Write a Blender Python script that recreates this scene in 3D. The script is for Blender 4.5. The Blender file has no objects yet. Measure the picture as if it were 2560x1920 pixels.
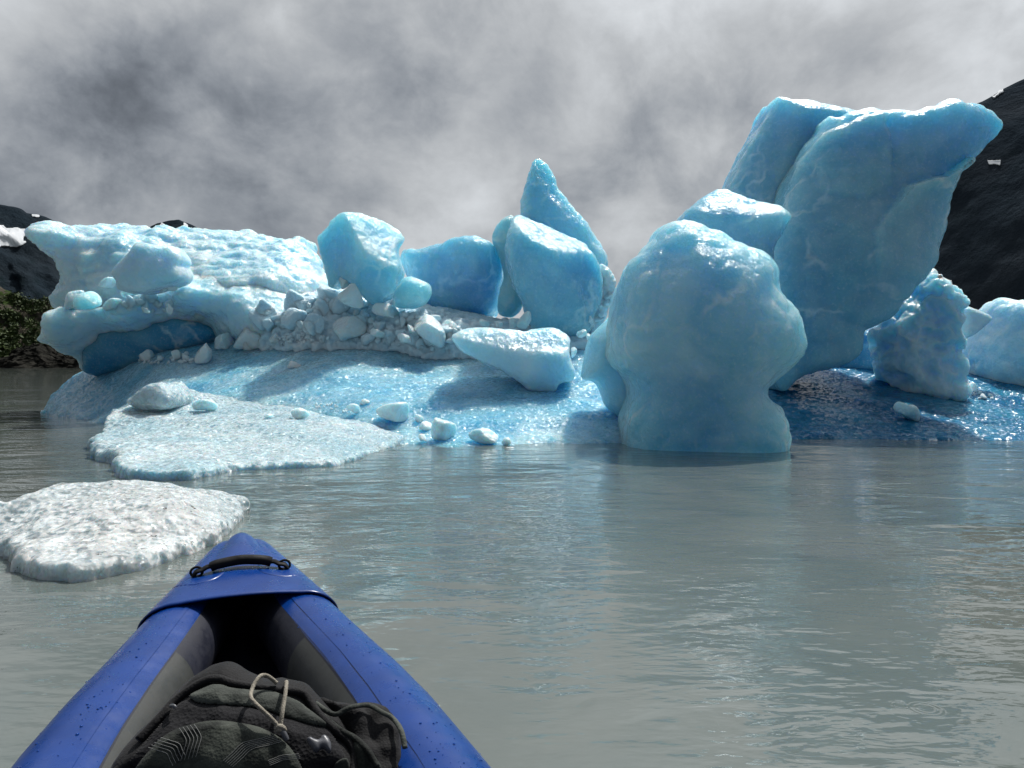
import bpy, bmesh, math, random
import numpy as np
from mathutils import Vector, Matrix
from mathutils.bvhtree import BVHTree

scene = bpy.context.scene
COL = scene.collection
random.seed(7)
rng = np.random.default_rng(7)
R = math.radians

# ------------------------------------------------------------------ camera
F_PX = 769.0                                   # focal length in pixels of the 1024 px wide frame
CAM_H = 0.90
PITCH = math.atan(18.0 / F_PX)
cam_data = bpy.data.cameras.new('camera')
cam_data.sensor_width = 36.0
cam_data.lens = F_PX / 1024 * 36.0
cam_data.clip_start = 0.05
cam_data.clip_end = 30000.0
cam = bpy.data.objects.new('camera', cam_data)
COL.objects.link(cam)
cam.location = (0, 0, CAM_H)
cam.rotation_euler = (math.pi / 2 - PITCH, 0, 0)
scene.camera = cam
CP, SP = math.cos(PITCH), math.sin(PITCH)


def ray(nx, ny):
    """Direction through a point of the 2560 x 1920 photograph, scaled to y = 1."""
    a = (nx / 2.5 - 512.0) / F_PX
    b = -(ny / 2.5 - 384.0) / F_PX
    d = np.array([a, CP + b * SP, -SP + b * CP])
    return d / d[1]


def at(nx, ny, Y):
    d = ray(nx, ny) * Y
    return np.array([d[0], Y, CAM_H + d[2]])


def at_z(nx, ny, z=0.0):
    d = ray(nx, ny)
    t = (z - CAM_H) / d[2]
    return np.array([d[0] * t, t, z])


# tracing zones: (origin x, origin y, photo pixels per zone pixel)
ZONES = {'O': (0, 0, 2560 / 2212), 'A': (0, 480, 860 / 2212), 'B': (740, 360, 820 / 2126),
         'C': (1420, 200, 1140 / 1970), 'D': (0, 860, 1260 / 2212), 'E': (0, 1300, 1220 / 2212),
         'F': (1200, 1080, 1360 / 2212), 'G': (250, 1640, 850 / 2212), 'H': (330, 1310, 530 / 2212)}


def tr(zone, pts):
    x0, y0, s = ZONES[zone]
    return [(x0 + p[0] * s, y0 + p[1] * s) + tuple(p[2:]) for p in pts]


# ------------------------------------------------------------------ node helpers
class NT:
    def __init__(self, tree):
        self.t = tree
        tree.nodes.clear()

    def n(self, kind, **kw):
        nd = self.t.nodes.new(kind)
        ins = kw.pop('ins', {})
        for k, v in kw.items():
            setattr(nd, k, v)
        for k, v in ins.items():
            self.set(nd.inputs[k], v)
        return nd

    def set(self, sock, v):
        if isinstance(v, bpy.types.NodeSocket):
            self.t.links.new(v, sock)
        elif isinstance(v, (tuple, list)) and len(v) == 3 and sock.type == 'RGBA':
            sock.default_value = (*v, 1)
        else:
            sock.default_value = v

    def math(self, op, a, b=None, c=None, clamp=False):
        nd = self.n('ShaderNodeMath', operation=op, use_clamp=clamp)
        for i, v in enumerate((a, b, c)):
            if v is not None:
                self.set(nd.inputs[i], v)
        return nd.outputs[0]

    def vmath(self, op, a, b=None, out=0):
        nd = self.n('ShaderNodeVectorMath', operation=op)
        self.set(nd.inputs[0], a)
        if b is not None:
            self.set(nd.inputs[1], b)
        return nd.outputs[out]

    def mix(self, f, a, b):
        nd = self.n('ShaderNodeMix', data_type='RGBA')
        self.set(nd.inputs[0], f)
        self.set(nd.inputs[6], a)
        self.set(nd.inputs[7], b)
        return nd.outputs[2]

    def ramp(self, f, lo, hi, a=0.0, b=1.0, smooth=True):
        nd = self.n('ShaderNodeMapRange', interpolation_type='SMOOTHSTEP' if smooth else 'LINEAR')
        for i, v in enumerate((f, lo, hi, a, b)):
            self.set(nd.inputs[i], v)
        return nd.outputs[0]

    def noise(self, vec, scale, detail=4, rough=0.5, dist=0.0):
        nd = self.n('ShaderNodeTexNoise')
        self.set(nd.inputs['Vector'], vec)
        nd.inputs['Scale'].default_value = scale
        nd.inputs['Detail'].default_value = detail
        nd.inputs['Roughness'].default_value = rough
        nd.inputs['Distortion'].default_value = dist
        return nd.outputs['Fac']

    def vor(self, vec, scale, feature='F1', out='Distance', rand=1.0, smooth=None):
        nd = self.n('ShaderNodeTexVoronoi', feature=feature)
        self.set(nd.inputs['Vector'], vec)
        nd.inputs['Scale'].default_value = scale
        nd.inputs['Randomness'].default_value = rand
        if smooth is not None:
            nd.inputs['Smoothness'].default_value = smooth
        return nd.outputs[out]

    def bump(self, h, strength, dist, normal=None):
        nd = self.n('ShaderNodeBump')
        nd.inputs['Strength'].default_value = strength
        nd.inputs['Distance'].default_value = dist
        self.set(nd.inputs['Height'], h)
        if normal is not None:
            self.set(nd.inputs['Normal'], normal)
        return nd.outputs[0]


# ------------------------------------------------------------------ sky, sun, exposure
SUN_AZ, SUN_EL = R(28), R(56)
SUN_DIR = Vector((math.sin(SUN_AZ) * math.cos(SUN_EL), math.cos(SUN_AZ) * math.cos(SUN_EL), math.sin(SUN_EL)))
sun_data = bpy.data.lights.new('sun', 'SUN')
sun_data.energy = 4.2
sun_data.angle = R(1.2)
sun_data.color = (1.0, 0.96, 0.90)
sun = bpy.data.objects.new('sun', sun_data)
COL.objects.link(sun)
sun.location = (10, 20, 30)
sun.rotation_euler = SUN_DIR.to_track_quat('Z', 'Y').to_euler()

world = bpy.data.worlds.new('World')
scene.world = world
world.use_nodes = True
w = NT(world.node_tree)
direc = w.n('ShaderNodeTexCoord').outputs['Generated']
sep = w.n('ShaderNodeSeparateXYZ')
w.set(sep.inputs[0], direc)
dx, dy, dz = sep.outputs
# the cloud deck is a plane overhead: project the direction on it
den = w.math('ADD', w.math('MAXIMUM', dz, 0.0), 0.30)
cmb = w.n('ShaderNodeCombineXYZ')
w.set(cmb.inputs[0], w.math('DIVIDE', dx, den))
w.set(cmb.inputs[1], w.math('DIVIDE', dy, den))
cmb.inputs[2].default_value = 3.7
cp = cmb.outputs[0]


def skyblob(ox, oy, rad_deg, amount):
    d = ray(ox * 2560 / 2212, oy * 2560 / 2212)
    d = d / np.linalg.norm(d)
    dot = w.vmath('DOT_PRODUCT', direc, tuple(float(c) for c in d), out=1)
    return w.math('MULTIPLY', w.ramp(dot, math.cos(R(rad_deg)), 1.0), amount)


wn = w.n('ShaderNodeTexNoise')
w.set(wn.inputs['Vector'], direc)
wn.inputs['Scale'].default_value = 2.4
wn.inputs['Detail'].default_value = 3
warp = w.vmath('MULTIPLY', w.vmath('SUBTRACT', wn.outputs['Color'], (0.5, 0.5, 0.5)), (0.20, 0.20, 0.16))
flat = w.vmath('ADD', w.vmath('MULTIPLY', direc, (1.0, 1.0, 1.25)), warp)
n_big = w.noise(cp, 0.9, 3, 0.5, 0.2)
n_mid = w.noise(w.vmath('ADD', flat, (3.1, 0.4, 1.7)), 3.6, 10, 0.58, 0.0)
n_fine = w.noise(flat, 7.0, 12, 0.64, 0.0)
tone = w.math('ADD', 0.455, w.math('MULTIPLY', w.math('SUBTRACT', w.ramp(n_mid, 0.32, 0.68), 0.5), 0.31))
tone = w.math('ADD', tone, w.math('MULTIPLY', w.math('SUBTRACT', n_fine, 0.5), 0.40))
tone = w.math('ADD', tone, w.math('MULTIPLY', w.math('SUBTRACT', n_big, 0.5), 0.10))
for b in ((1950, 60, 22, 0.08), (120, 60, 14, 0.05), (1500, 30, 15, 0.04), (300, 0, 22, 0.06), (1560, 345, 4, 0.16), (2150, 120, 10, 0.06),
          (40, 215, 11, -0.05), (330, 400, 14, -0.24), (640, 410, 9, -0.10), (820, 330, 8, -0.05), (1090, 140, 7, -0.12), (1220, 260, 8, -0.10), (1400, 130, 8, 0.08),
          (1480, 310, 7, -0.16), (300, 30, 14, -0.04), (1060, 600, 12, 0.08), (100, 490, 9, 0.05), (560, 210, 10, 0.06)):
    tone = w.math('ADD', tone, skyblob(*b))
# the sun stands behind thin cloud above the frame: the cloud round it is far brighter
sdot = w.vmath('DOT_PRODUCT', direc, tuple(SUN_DIR), out=1)
tone = w.math('ADD', tone, w.math('MULTIPLY', w.ramp(sdot, math.cos(R(37)), 1.0), 1.0))
tone = w.math('ADD', tone, w.math('MULTIPLY', w.ramp(sdot, math.cos(R(18)), 1.0), 4.0))
# the unseen sky behind the viewer is dimmed to darken camera-facing ice
tone = w.math('MULTIPLY', tone, w.ramp(dy, -0.55, 0.40, 0.34, 1.0))
tone = w.math('SMOOTH_MAX', tone, 0.10, 0.16)
warm = w.mix(w.ramp(tone, 0.12, 0.55), (0.85, 0.95, 1.10), (0.96, 1.0, 1.04))
cloud = w.vmath('MULTIPLY', warm, (1, 1, 1))
sc_ = w.n('ShaderNodeVectorMath', operation='SCALE')
w.set(sc_.inputs[0], cloud)
w.set(sc_.inputs['Scale'], tone)
nish = w.n('ShaderNodeTexSky', sky_type='NISHITA', sun_disc=False, sun_elevation=SUN_EL, sun_rotation=SUN_AZ)
nsc = w.n('ShaderNodeVectorMath', operation='SCALE')
w.set(nsc.inputs[0], nish.outputs[0])
nsc.inputs['Scale'].default_value = 1.0
bg_sky = w.n('ShaderNodeBackground', ins={'Color': nish.outputs[0], 'Strength': 0.07})
bg_cloud = w.n('ShaderNodeBackground', ins={'Color': sc_.outputs[0], 'Strength': 1.0})
mx = w.n('ShaderNodeMixShader', ins={0: 0.97})
w.set(mx.inputs[1], bg_sky.outputs[0])
w.set(mx.inputs[2], bg_cloud.outputs[0])
w.n('ShaderNodeOutputWorld', ins={0: mx.outputs[0]})

scene.view_settings.view_transform = 'Standard'
scene.view_settings.look = 'None'
scene.view_settings.exposure = 0.0
scene.view_settings.gamma = 1.0
scene.cycles.use_denoising = True
scene.cycles.max_bounces = 10
scene.cycles.transparent_max_bounces = 16
scene.cycles.sample_clamp_indirect = 6.0


# ------------------------------------------------------------------ object helpers
def tag(o, label=None, cat=None, group=None, kind=None):
    if label:
        o['label'] = label
    if cat:
        o['category'] = cat
    if group:
        o['group'] = group
    if kind:
        o['kind'] = kind
    return o


def empty(name, loc, label, cat, group=None, rz=0.0):
    o = bpy.data.objects.new(name, None)
    COL.objects.link(o)
    o.location = loc
    o.rotation_euler = (0, 0, rz)
    o.empty_display_size = 0.1
    return tag(o, label, cat, group)


def mesh_obj(name, verts, faces, mat, parent=None, smooth=True, origin=None):
    """World-space verts become one mesh object; its origin is put at the base of the mesh unless it is a part."""
    v = np.asarray(verts, dtype=np.float64)
    if parent is None:
        if origin is None:
            lo, hi = v.min(0), v.max(0)
            origin = np.array([(lo[0] + hi[0]) / 2, (lo[1] + hi[1]) / 2, lo[2]])
        off = np.asarray(origin, dtype=np.float64)
        v = v - off
    me = bpy.data.meshes.new(name)
    faces = np.asarray(faces) if not isinstance(faces, list) else faces
    if isinstance(faces, np.ndarray):
        nf, k = faces.shape
        me.vertices.add(len(v))
        me.vertices.foreach_set('co', v.astype(np.float32).ravel())
        me.loops.add(nf * k)
        me.loops.foreach_set('vertex_index', faces.astype(np.int32).ravel())
        me.polygons.add(nf)
        me.polygons.foreach_set('loop_start', np.arange(0, nf * k, k, dtype=np.int32))
        me.update(calc_edges=True)
        me.validate()
    else:
        me.from_pydata([tuple(p) for p in v], [], faces)
        me.update()
    if smooth:
        me.polygons.foreach_set('use_smooth', np.ones(len(me.polygons), dtype=bool))
    me.materials.append(mat)
    o = bpy.data.objects.new(name, me)
    COL.objects.link(o)
    if parent is None:
        o.location = tuple(off)
    else:
        o.parent = parent
    return o


# ------------------------------------------------------------------ numpy noise
_perm = np.random.default_rng(3).permutation(256)
_perm = np.concatenate([_perm, _perm, _perm])
_g = np.random.default_rng(4).normal(size=(256, 3))
_g /= np.linalg.norm(_g, axis=1)[:, None]


def perlin(p):
    pi = np.floor(p).astype(np.int64)
    pf = p - pi
    pi &= 255
    u = pf * pf * pf * (pf * (pf * 6 - 15) + 10)
    out = 0
    for i in (0, 1):
        wx = u[:, 0] if i else 1 - u[:, 0]
        a = _perm[pi[:, 0] + i]
        for j in (0, 1):
            wy = u[:, 1] if j else 1 - u[:, 1]
            b = _perm[a + pi[:, 1] + j]
            for k in (0, 1):
                wz = u[:, 2] if k else 1 - u[:, 2]
                g = _g[_perm[b + pi[:, 2] + k]]
                d = g[:, 0] * (pf[:, 0] - i) + g[:, 1] * (pf[:, 1] - j) + g[:, 2] * (pf[:, 2] - k)
                out = out + wx * wy * wz * d
    return out


def fbm(p, octaves=3, gain=0.5):
    out, a = 0, 1.0
    for o in range(octaves):
        out = out + a * perlin(p * (2.03 ** o) + 17.3 * o)
        a *= gain
    return out


def displaced(v, q, amps, seed=0.0):
    """Push vertices along their normals. amps: (kind, size, amplitude[, octaves])."""
    for spec in amps:
        kind, size, amp = spec[:3]
        octv = spec[3] if len(spec) > 3 else 2
        nrm = vnormals(v, q)
        p = v / size + seed
        if kind == 'n':
            d = fbm(p, octv)
        elif kind == 'd':                       # dimples between sharp ridges (melt scallops)
            d = 1.0 - 2.2 * (1 - np.abs(fbm(p, octv)))
            d = d + 1.2
        elif kind == 'l':                       # lumps
            d = 0.4 - np.abs(fbm(p, octv)) * 1.8
        elif kind == 's':                       # near-horizontal ledges
            d = fbm(p * np.array([0.35, 0.35, 1.6]), octv)
        elif kind == 'v':                       # vertical flutes
            d = 0.3 - np.abs(fbm(p * np.array([1.0, 1.0, 0.25]), octv)) * 1.6
        v = v + nrm * (d * amp)[:, None]
    return v


def vnormals(v, q):
    n = np.zeros_like(v)
    fn = np.cross(v[q[:, 2]] - v[q[:, 0]], v[q[:, 3]] - v[q[:, 1]])
    for i in range(4):
        for c in range(3):
            n[:, c] += np.bincount(q[:, i], weights=fn[:, c], minlength=len(v))
    return n / (np.linalg.norm(n, axis=1)[:, None] + 1e-12)


# ------------------------------------------------------------------ surface nets
def surface_nets(f, org, h):
    nx, ny, nz = f.shape
    ins = f < 0
    c = [ins[i:nx - 1 + i, j:ny - 1 + j, k:nz - 1 + k] for i in (0, 1) for j in (0, 1) for k in (0, 1)]
    cnt = sum(a.astype(np.int8) for a in c)
    act = (cnt > 0) & (cnt < 8)
    ids = np.argwhere(act)
    idx = -np.ones(act.shape, dtype=np.int64)
    idx[act] = np.arange(len(ids))
    corners = [(i, j, k) for i in (0, 1) for j in (0, 1) for k in (0, 1)]
    val = {cc: f[ids[:, 0] + cc[0], ids[:, 1] + cc[1], ids[:, 2] + cc[2]] for cc in corners}
    acc = np.zeros((len(ids), 3))
    n = np.zeros(len(ids))
    for a in corners:
        for ax in range(3):
            if a[ax] == 0:
                b = list(a)
                b[ax] = 1
                b = tuple(b)
                va, vb = val[a], val[b]
                m = (va < 0) != (vb < 0)
                t = np.where(m, va / np.where(va - vb == 0, 1, va - vb), 0)
                p = np.array(a, dtype=float)[None] + 0 * acc
                p[:, ax] = t
                acc += p * m[:, None]
                n += m
    v = (ids + acc / n[:, None]) * h + org
    quads = []
    for ax in range(3):
        o1, o2 = [(1, 2), (2, 0), (0, 1)][ax]
        sl0 = [slice(1, -1)] * 3
        sl1 = [slice(1, -1)] * 3
        sl0[ax] = slice(0, -1)
        sl1[ax] = slice(1, None)
        a, b = ins[tuple(sl0)], ins[tuple(sl1)]
        for flip in (False, True):
            m = (a & ~b) if not flip else (~a & b)
            e = np.argwhere(m)
            if not len(e):
                continue
            base = e.copy()
            for x in range(3):
                if x != ax:
                    base[:, x] += 1
            def cell(d1, d2):
                q = base.copy()
                q[:, o1] += d1
                q[:, o2] += d2
                return idx[q[:, 0], q[:, 1], q[:, 2]]
            Q = [cell(-1, -1), cell(0, -1), cell(0, 0), cell(-1, 0)]
            if flip:
                Q = Q[::-1]
            quads.append(np.stack(Q, 1))
    return v, np.concatenate(quads)


def smooth_poly(pts, it=2, closed=True):
    p = np.asarray(pts, dtype=float)
    for _ in range(it):
        nxt = np.roll(p, -1, 0)
        p = np.stack([p * 0.75 + nxt * 0.25, p * 0.25 + nxt * 0.75], 1).reshape(-1, p.shape[1])
    return p


def poly_sd(poly, X, Y):
    """Signed distance to a polygon, negative inside."""
    d2 = np.full(X.shape, 1e9)
    inside = np.zeros(X.shape, dtype=bool)
    n = len(poly)
    for i in range(n):
        a, b = poly[i], poly[(i + 1) % n]
        e = b - a
        px, py = X - a[0], Y - a[1]
        t = np.clip((px * e[0] + py * e[1]) / (e @ e + 1e-12), 0, 1)
        d2 = np.minimum(d2, (px - t * e[0]) ** 2 + (py - t * e[1]) ** 2)
        if a[1] != b[1]:
            c = ((a[1] > Y) != (b[1] > Y)) & (X < (b[0] - a[0]) * (Y - a[1]) / (b[1] - a[1]) + a[0])
            inside ^= c
    d = np.sqrt(d2)
    return np.where(inside, -d, d)


def tps(pts, vals, reg=1e-4):
    pts = np.asarray(pts, float)
    n = len(pts)
    def U(r2):
        return np.where(r2 > 1e-12, 0.5 * r2 * np.log(r2 + 1e-12), 0)
    K = U(((pts[:, None] - pts[None]) ** 2).sum(-1)) + reg * np.eye(n)
    Pm = np.hstack([np.ones((n, 1)), pts])
    A = np.block([[K, Pm], [Pm.T, np.zeros((3, 3))]])
    sol = np.linalg.lstsq(A, np.concatenate([vals, np.zeros(3)]), rcond=None)[0]
    def ev(X, Y):
        out = sol[n] + sol[n + 1] * X + sol[n + 2] * Y
        for i in range(n):
            out = out + sol[i] * U((X - pts[i, 0]) ** 2 + (Y - pts[i, 1]) ** 2)
        return out
    return ev


def smax(a, b, k):
    return np.maximum(a, b) + np.maximum(k - np.abs(a - b), 0) ** 2 / (4 * k)


def block(name, poly, Y, T, mat, r=None, h=None, ctrl=(), sx=0.0, sz=0.0, cuts=(), amps=(), label=None, cat=None,
          group=None, parent=None, k=0.08, it=2, seed=0.0, steps=()):
    """A solid piece of ice: an outline in the x-z plane at distance Y, a thickness of 2T in depth rounded by r,
    the sheet bent in depth by ctrl / sx / sz, cut by planes and then roughened."""
    poly = [tuple(p[:2]) for p in poly]
    p0 = np.array([at(px, py, Y) for px, py in poly])
    xm, zm = p0[:, 0].mean(), p0[:, 2].mean()
    base = None
    def stepf(X, Z):                            # a sharp ledge along a traced line, fading away from it on one side
        out = 0.0
        for spoly, nedge, amt, fade in steps:
            sp = np.array([at(q[0], q[1], Y) for q in spoly])[:, [0, 2]]
            X_, Z_ = np.asarray(X, float), np.asarray(Z, float)
            sd = poly_sd(sp, X_, Z_)
            d2 = np.full(X_.shape, 1e9)
            for i in range(nedge):
                a, e = sp[i], sp[i + 1] - sp[i]
                t = np.clip(((X_ - a[0]) * e[0] + (Z_ - a[1]) * e[1]) / (e @ e), 0, 1)
                d2 = np.minimum(d2, (X_ - a[0] - t * e[0]) ** 2 + (Z_ - a[1] - t * e[1]) ** 2)
            out = out - amt * np.clip(-sd / 0.05, 0, 1) * np.exp(-np.sqrt(d2) / fade)
        return out
    if ctrl:
        cpos = np.array([at(c[0], c[1], Y) for c in ctrl])
        base = tps(cpos[:, [0, 2]], np.array([c[2] for c in ctrl], float), 1e-3)
    def shift(X, Z):
        s = sx * (X - xm) + sz * (Z - zm)
        if base is not None:
            s = s + base(X, Z)
        return s + stepf(X, Z)
    pts = p0
    r_eff = min(r if r is not None else T * 0.9, T * 0.98)
    area = 0.5 * np.sum(p0[:, 0] * np.roll(p0[:, 2], -1) - np.roll(p0[:, 0], -1) * p0[:, 2])
    tg = (np.roll(p0, -1, 0) - np.roll(p0, 1, 0))[:, [0, 2]] * np.sign(area)
    nrm2 = np.stack([tg[:, 1], -tg[:, 0]], 1)
    nrm2 /= np.linalg.norm(nrm2, axis=1)[:, None] + 1e-9
    rad = p0[:, [0, 2]] - np.array([0, CAM_H])
    side = np.clip((nrm2 * rad).sum(1) / (np.linalg.norm(rad, axis=1) + 1e-9) * 2.5, -1, 1)
    for _ in range(3):
        side = 0.5 * side + 0.25 * (np.roll(side, 1) + np.roll(side, -1))
    # the edge one sees is the near rim where the piece is seen from inside its bulk, the far rim on the other side
    dep = -side * max(T - 0.75 * r_eff, 0.15 * T)
    for _ in range(2):
        s = shift(pts[:, 0], pts[:, 2])
        pts = np.array([at(poly[i][0], poly[i][1], Y + s[i] + dep[i]) for i in range(len(poly))])
    pl = smooth_poly(pts[:, [0, 2]], it)
    h = h or max(0.018, Y / F_PX * 1.9)
    r = r if r is not None else T * 0.9
    lo, hi = pl.min(0) - 3 * h, pl.max(0) + 3 * h
    gx = np.arange(lo[0], hi[0], h)
    gz = np.arange(lo[1], hi[1], h)
    X, Z = np.meshgrid(gx, gz, indexing='ij')
    ds = poly_sd(pl, X, Z)
    r = min(r, T * 0.98, -ds.min() * 0.95)
    S = shift(X, Z)
    ins_s = S[ds < h]
    y0, y1 = Y + ins_s.min() - T - 3 * h, Y + ins_s.max() + T + 3 * h
    gy = np.arange(y0, y1, h)
    D = ds[:, None, :]
    q1 = D + r
    q2 = np.abs(gy[None, :, None] - (Y + S)[:, None, :]) - T + r
    f = np.minimum(np.maximum(q1, q2), 0) + np.hypot(np.maximum(q1, 0), np.maximum(q2, 0)) - r
    for cpx, cpy, cdy, nrm in cuts:
        o = at(cpx, cpy, Y + cdy)
        nv = np.array(nrm, float)
        nv /= np.linalg.norm(nv)
        pd = (X[:, None, :] - o[0]) * nv[0] + (gy[None, :, None] - o[1]) * nv[1] + (Z[:, None, :] - o[2]) * nv[2]
        f = smax(f, pd, k)
    v, q = surface_nets(f, np.array([gx[0], gy[0], gz[0]]), h)
    v = displaced(v, q, amps, seed)
    o = mesh_obj(name, v, q, mat, parent)
    if parent is None:
        tag(o, label, cat, group)
    elif label:
        o['label'] = label
    return o


def hblock(name, plan, ctrl, mat, h=0.05, k=0.25, bottom=-0.6, amps=(), label=None, cat=None, group=None, parent=None, seed=0.0,
           extra=None, edge=0.0, edge_size=0.6):
    """A floating slab: a plan outline, a top surface through the control points, a flat underside below water."""
    pl = smooth_poly(plan, 2)
    c = np.asarray(ctrl, float)
    H = tps(c[:, :2], c[:, 2], 2e-3)
    lo, hi = pl.min(0) - 3 * h, pl.max(0) + 3 * h
    gx, gy = np.arange(lo[0], hi[0], h), np.arange(lo[1], hi[1], h)
    X, Y = np.meshgrid(gx, gy, indexing='ij')
    ds = poly_sd(pl, X, Y)
    if edge:
        ds = ds + (edge * fbm(np.stack([X.ravel() / edge_size, Y.ravel() / edge_size, 0 * X.ravel() + seed], 1), 4, 0.6)).reshape(X.shape)
    Hh = H(X, Y)
    if extra is not None:
        Hh = Hh + extra(X, Y)
    top = Hh[ds < 0].max()
    gz = np.arange(bottom - 3 * h, top + 4 * h, h)
    f = smax(gz[None, None, :] - Hh[:, :, None], np.broadcast_to(ds[:, :, None], (len(gx), len(gy), len(gz))), k)
    f = np.maximum(f, (bottom - gz)[None, None, :])
    v, q = surface_nets(f, np.array([gx[0], gy[0], gz[0]]), h)
    v = displaced(v, q, amps, seed)
    o = mesh_obj(name, v, q, mat, parent)
    if parent is None:
        tag(o, label, cat, group)
    return o
ZONES.update({'J': (440, 760, 720 / 2212), 'K': (100, 620, 460 / 2212), 'L': (1100, 760, 460 / 2008), 'M': (1900, 640, 660 / 2190),
              'N': (0, 500, 180 / 679)})


# ------------------------------------------------------------------ materials
def new_mat(name):
    m = bpy.data.materials.new(name)
    m.use_nodes = True
    return m, NT(m.node_tree)


def ice_material(name, col_a, col_b, radius, rough=0.22, grain=0.5, grain_scale=22.0, facet=0.0, facet_scale=14.0, lump=0.3, dirt=0.0,
                 cloudy=0.9, weight=1.0, spec=0.5, crystal=0.0, crystal_scale=30.0, glass=0.0, veins=1.0):
    m, t = new_mat(name)
    pos = t.n('ShaderNodeNewGeometry').outputs['Position']
    f = t.ramp(t.noise(pos, cloudy, 6, 0.58, 0.7), 0.33, 0.70)
    col = t.mix(f, col_a, col_b)
    # healed cracks and bubble layers, fine grain
    wq = t.n('ShaderNodeTexNoise')
    t.set(wq.inputs['Vector'], pos)
    wq.inputs['Scale'].default_value = 1.6
    wq.inputs['Detail'].default_value = 4
    wp = t.vmath('ADD', pos, t.vmath('MULTIPLY', wq.outputs['Color'], (0.9, 0.9, 0.9)))
    ve = t.vor(wp, 0.95, 'DISTANCE_TO_EDGE')
    vm = t.math('MULTIPLY', t.ramp(ve, 0.055, 0.0), t.ramp(t.noise(pos, 1.3, 3, 0.6), 0.46, 0.66))
    col = t.mix(t.math('MULTIPLY', vm, 0.55 * veins), col, (0.78, 0.87, 0.90))
    sp = t.noise(pos, 28.0, 4, 0.7)
    col = t.mix(t.math('MULTIPLY', t.ramp(sp, 0.50, 0.75), 0.30 * veins), col, (0.80, 0.88, 0.91))
    if dirt:
        dm = t.ramp(t.noise(pos, 1.7, 6, 0.65, 0.8), 0.60, 0.80)
        col = t.mix(t.math('MULTIPLY', dm, dirt), col, (0.42, 0.42, 0.44))
    nrm = t.n('ShaderNodeNewGeometry').outputs['Normal']
    if crystal:                                 # every ice grain is a facet with a tilt of its own
        for sc, am in ((crystal_scale, crystal), (crystal_scale * 2.3, crystal * 0.6)):
            cc = t.vor(pos, sc, 'F1', 'Color')
            cc = t.vmath('MULTIPLY', t.vmath('SUBTRACT', cc, (0.5, 0.5, 0.5)), (am, am, am))
            nrm = t.vmath('NORMALIZE', t.vmath('ADD', nrm, cc))
    h1 = t.noise(pos, 3.6, 5, 0.55)
    nrm = t.bump(h1, lump, 0.12, nrm)
    if facet:
        v = t.vor(pos, facet_scale, 'SMOOTH_F1', smooth=0.35)
        nrm = t.bump(v, facet, 0.05, nrm)
    if grain:
        g = t.noise(pos, grain_scale, 4, 0.6)
        nrm = t.bump(g, grain, 0.022, nrm)
    rg = t.ramp(t.noise(pos, 5.0, 4, 0.6), 0.35, 0.65, rough * 0.7, rough * 1.5)
    b = t.n('ShaderNodeBsdfPrincipled', subsurface_method='RANDOM_WALK')
    t.set(b.inputs['Base Color'], col)
    t.set(b.inputs['Roughness'], rg)
    b.inputs['IOR'].default_value = 1.31
    b.inputs['Specular IOR Level'].default_value = spec
    b.inputs['Subsurface Weight'].default_value = weight
    b.inputs['Subsurface Radius'].default_value = radius
    b.inputs['Subsurface Scale'].default_value = 1.0
    t.set(b.inputs['Normal'], nrm)
    out = b.outputs[0]
    if glass:
        g = t.n('ShaderNodeBsdfGlass', ins={'Color': (0.86, 0.93, 0.94), 'Roughness': 0.10, 'IOR': 1.31, 'Normal': nrm})
        mxs = t.n('ShaderNodeMixShader')
        t.set(mxs.inputs[0], t.ramp(t.noise(pos, 9.0, 3, 0.6), 0.35, 0.65, glass * 0.5, glass * 1.4))
        t.set(mxs.inputs[1], out)
        t.set(mxs.inputs[2], g.outputs[0])
        out = mxs.outputs[0]
    t.n('ShaderNodeOutputMaterial', ins={0: out})
    return m


M = {}
M['ice_blue'] = ice_material('blue_glacier_ice', (0.25, 0.62, 0.79), (0.44, 0.74, 0.85), (0.55, 0.9, 1.15), 0.17, 0.8, 26, 0.15, 9, crystal=0.22, crystal_scale=42.0)
M['ice_deep'] = ice_material('deep_blue_glacier_ice', (0.18, 0.49, 0.66), (0.34, 0.60, 0.72), (0.55, 1.0, 1.3), 0.20, 0.8, 22, 0.12, 6, dirt=0.4, crystal=0.2, crystal_scale=40.0)
M['ice_shelf'] = ice_material('weathered_blue_ice', (0.46, 0.75, 0.87), (0.70, 0.86, 0.93), (0.18, 0.30, 0.38), 0.18, 0.7, 18, 0.35, 5, crystal=0.3, crystal_scale=34.0)
M['ice_slab'] = ice_material('glazed_blue_ice', (0.17, 0.48, 0.68), (0.42, 0.69, 0.82), (0.30, 0.55, 0.70), 0.11, 0.16, 34, 0.35, 15, crystal=1.0, crystal_scale=26.0, veins=0.2)
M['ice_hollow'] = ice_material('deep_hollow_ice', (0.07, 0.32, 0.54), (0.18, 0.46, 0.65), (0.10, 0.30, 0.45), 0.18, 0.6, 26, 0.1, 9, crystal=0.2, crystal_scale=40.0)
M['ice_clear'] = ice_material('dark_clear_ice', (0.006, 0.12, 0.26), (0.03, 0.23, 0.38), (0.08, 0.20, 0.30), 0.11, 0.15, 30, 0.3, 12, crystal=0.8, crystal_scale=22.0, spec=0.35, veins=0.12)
M['ice_white'] = ice_material('granular_white_ice', (0.42, 0.62, 0.70), (0.68, 0.80, 0.84), (0.06, 0.10, 0.12), 0.10, 0.15, 38, 0.45, 20, crystal=1.1, crystal_scale=30.0, glass=0.16)
M['ice_floe'] = ice_material('crystalline_floe_ice', (0.68, 0.77, 0.80), (0.88, 0.92, 0.93), (0.04, 0.05, 0.055), 0.08, 0.12, 60, 0.6, 30, crystal=1.25, crystal_scale=34.0, glass=0.30, veins=0.5)
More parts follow.
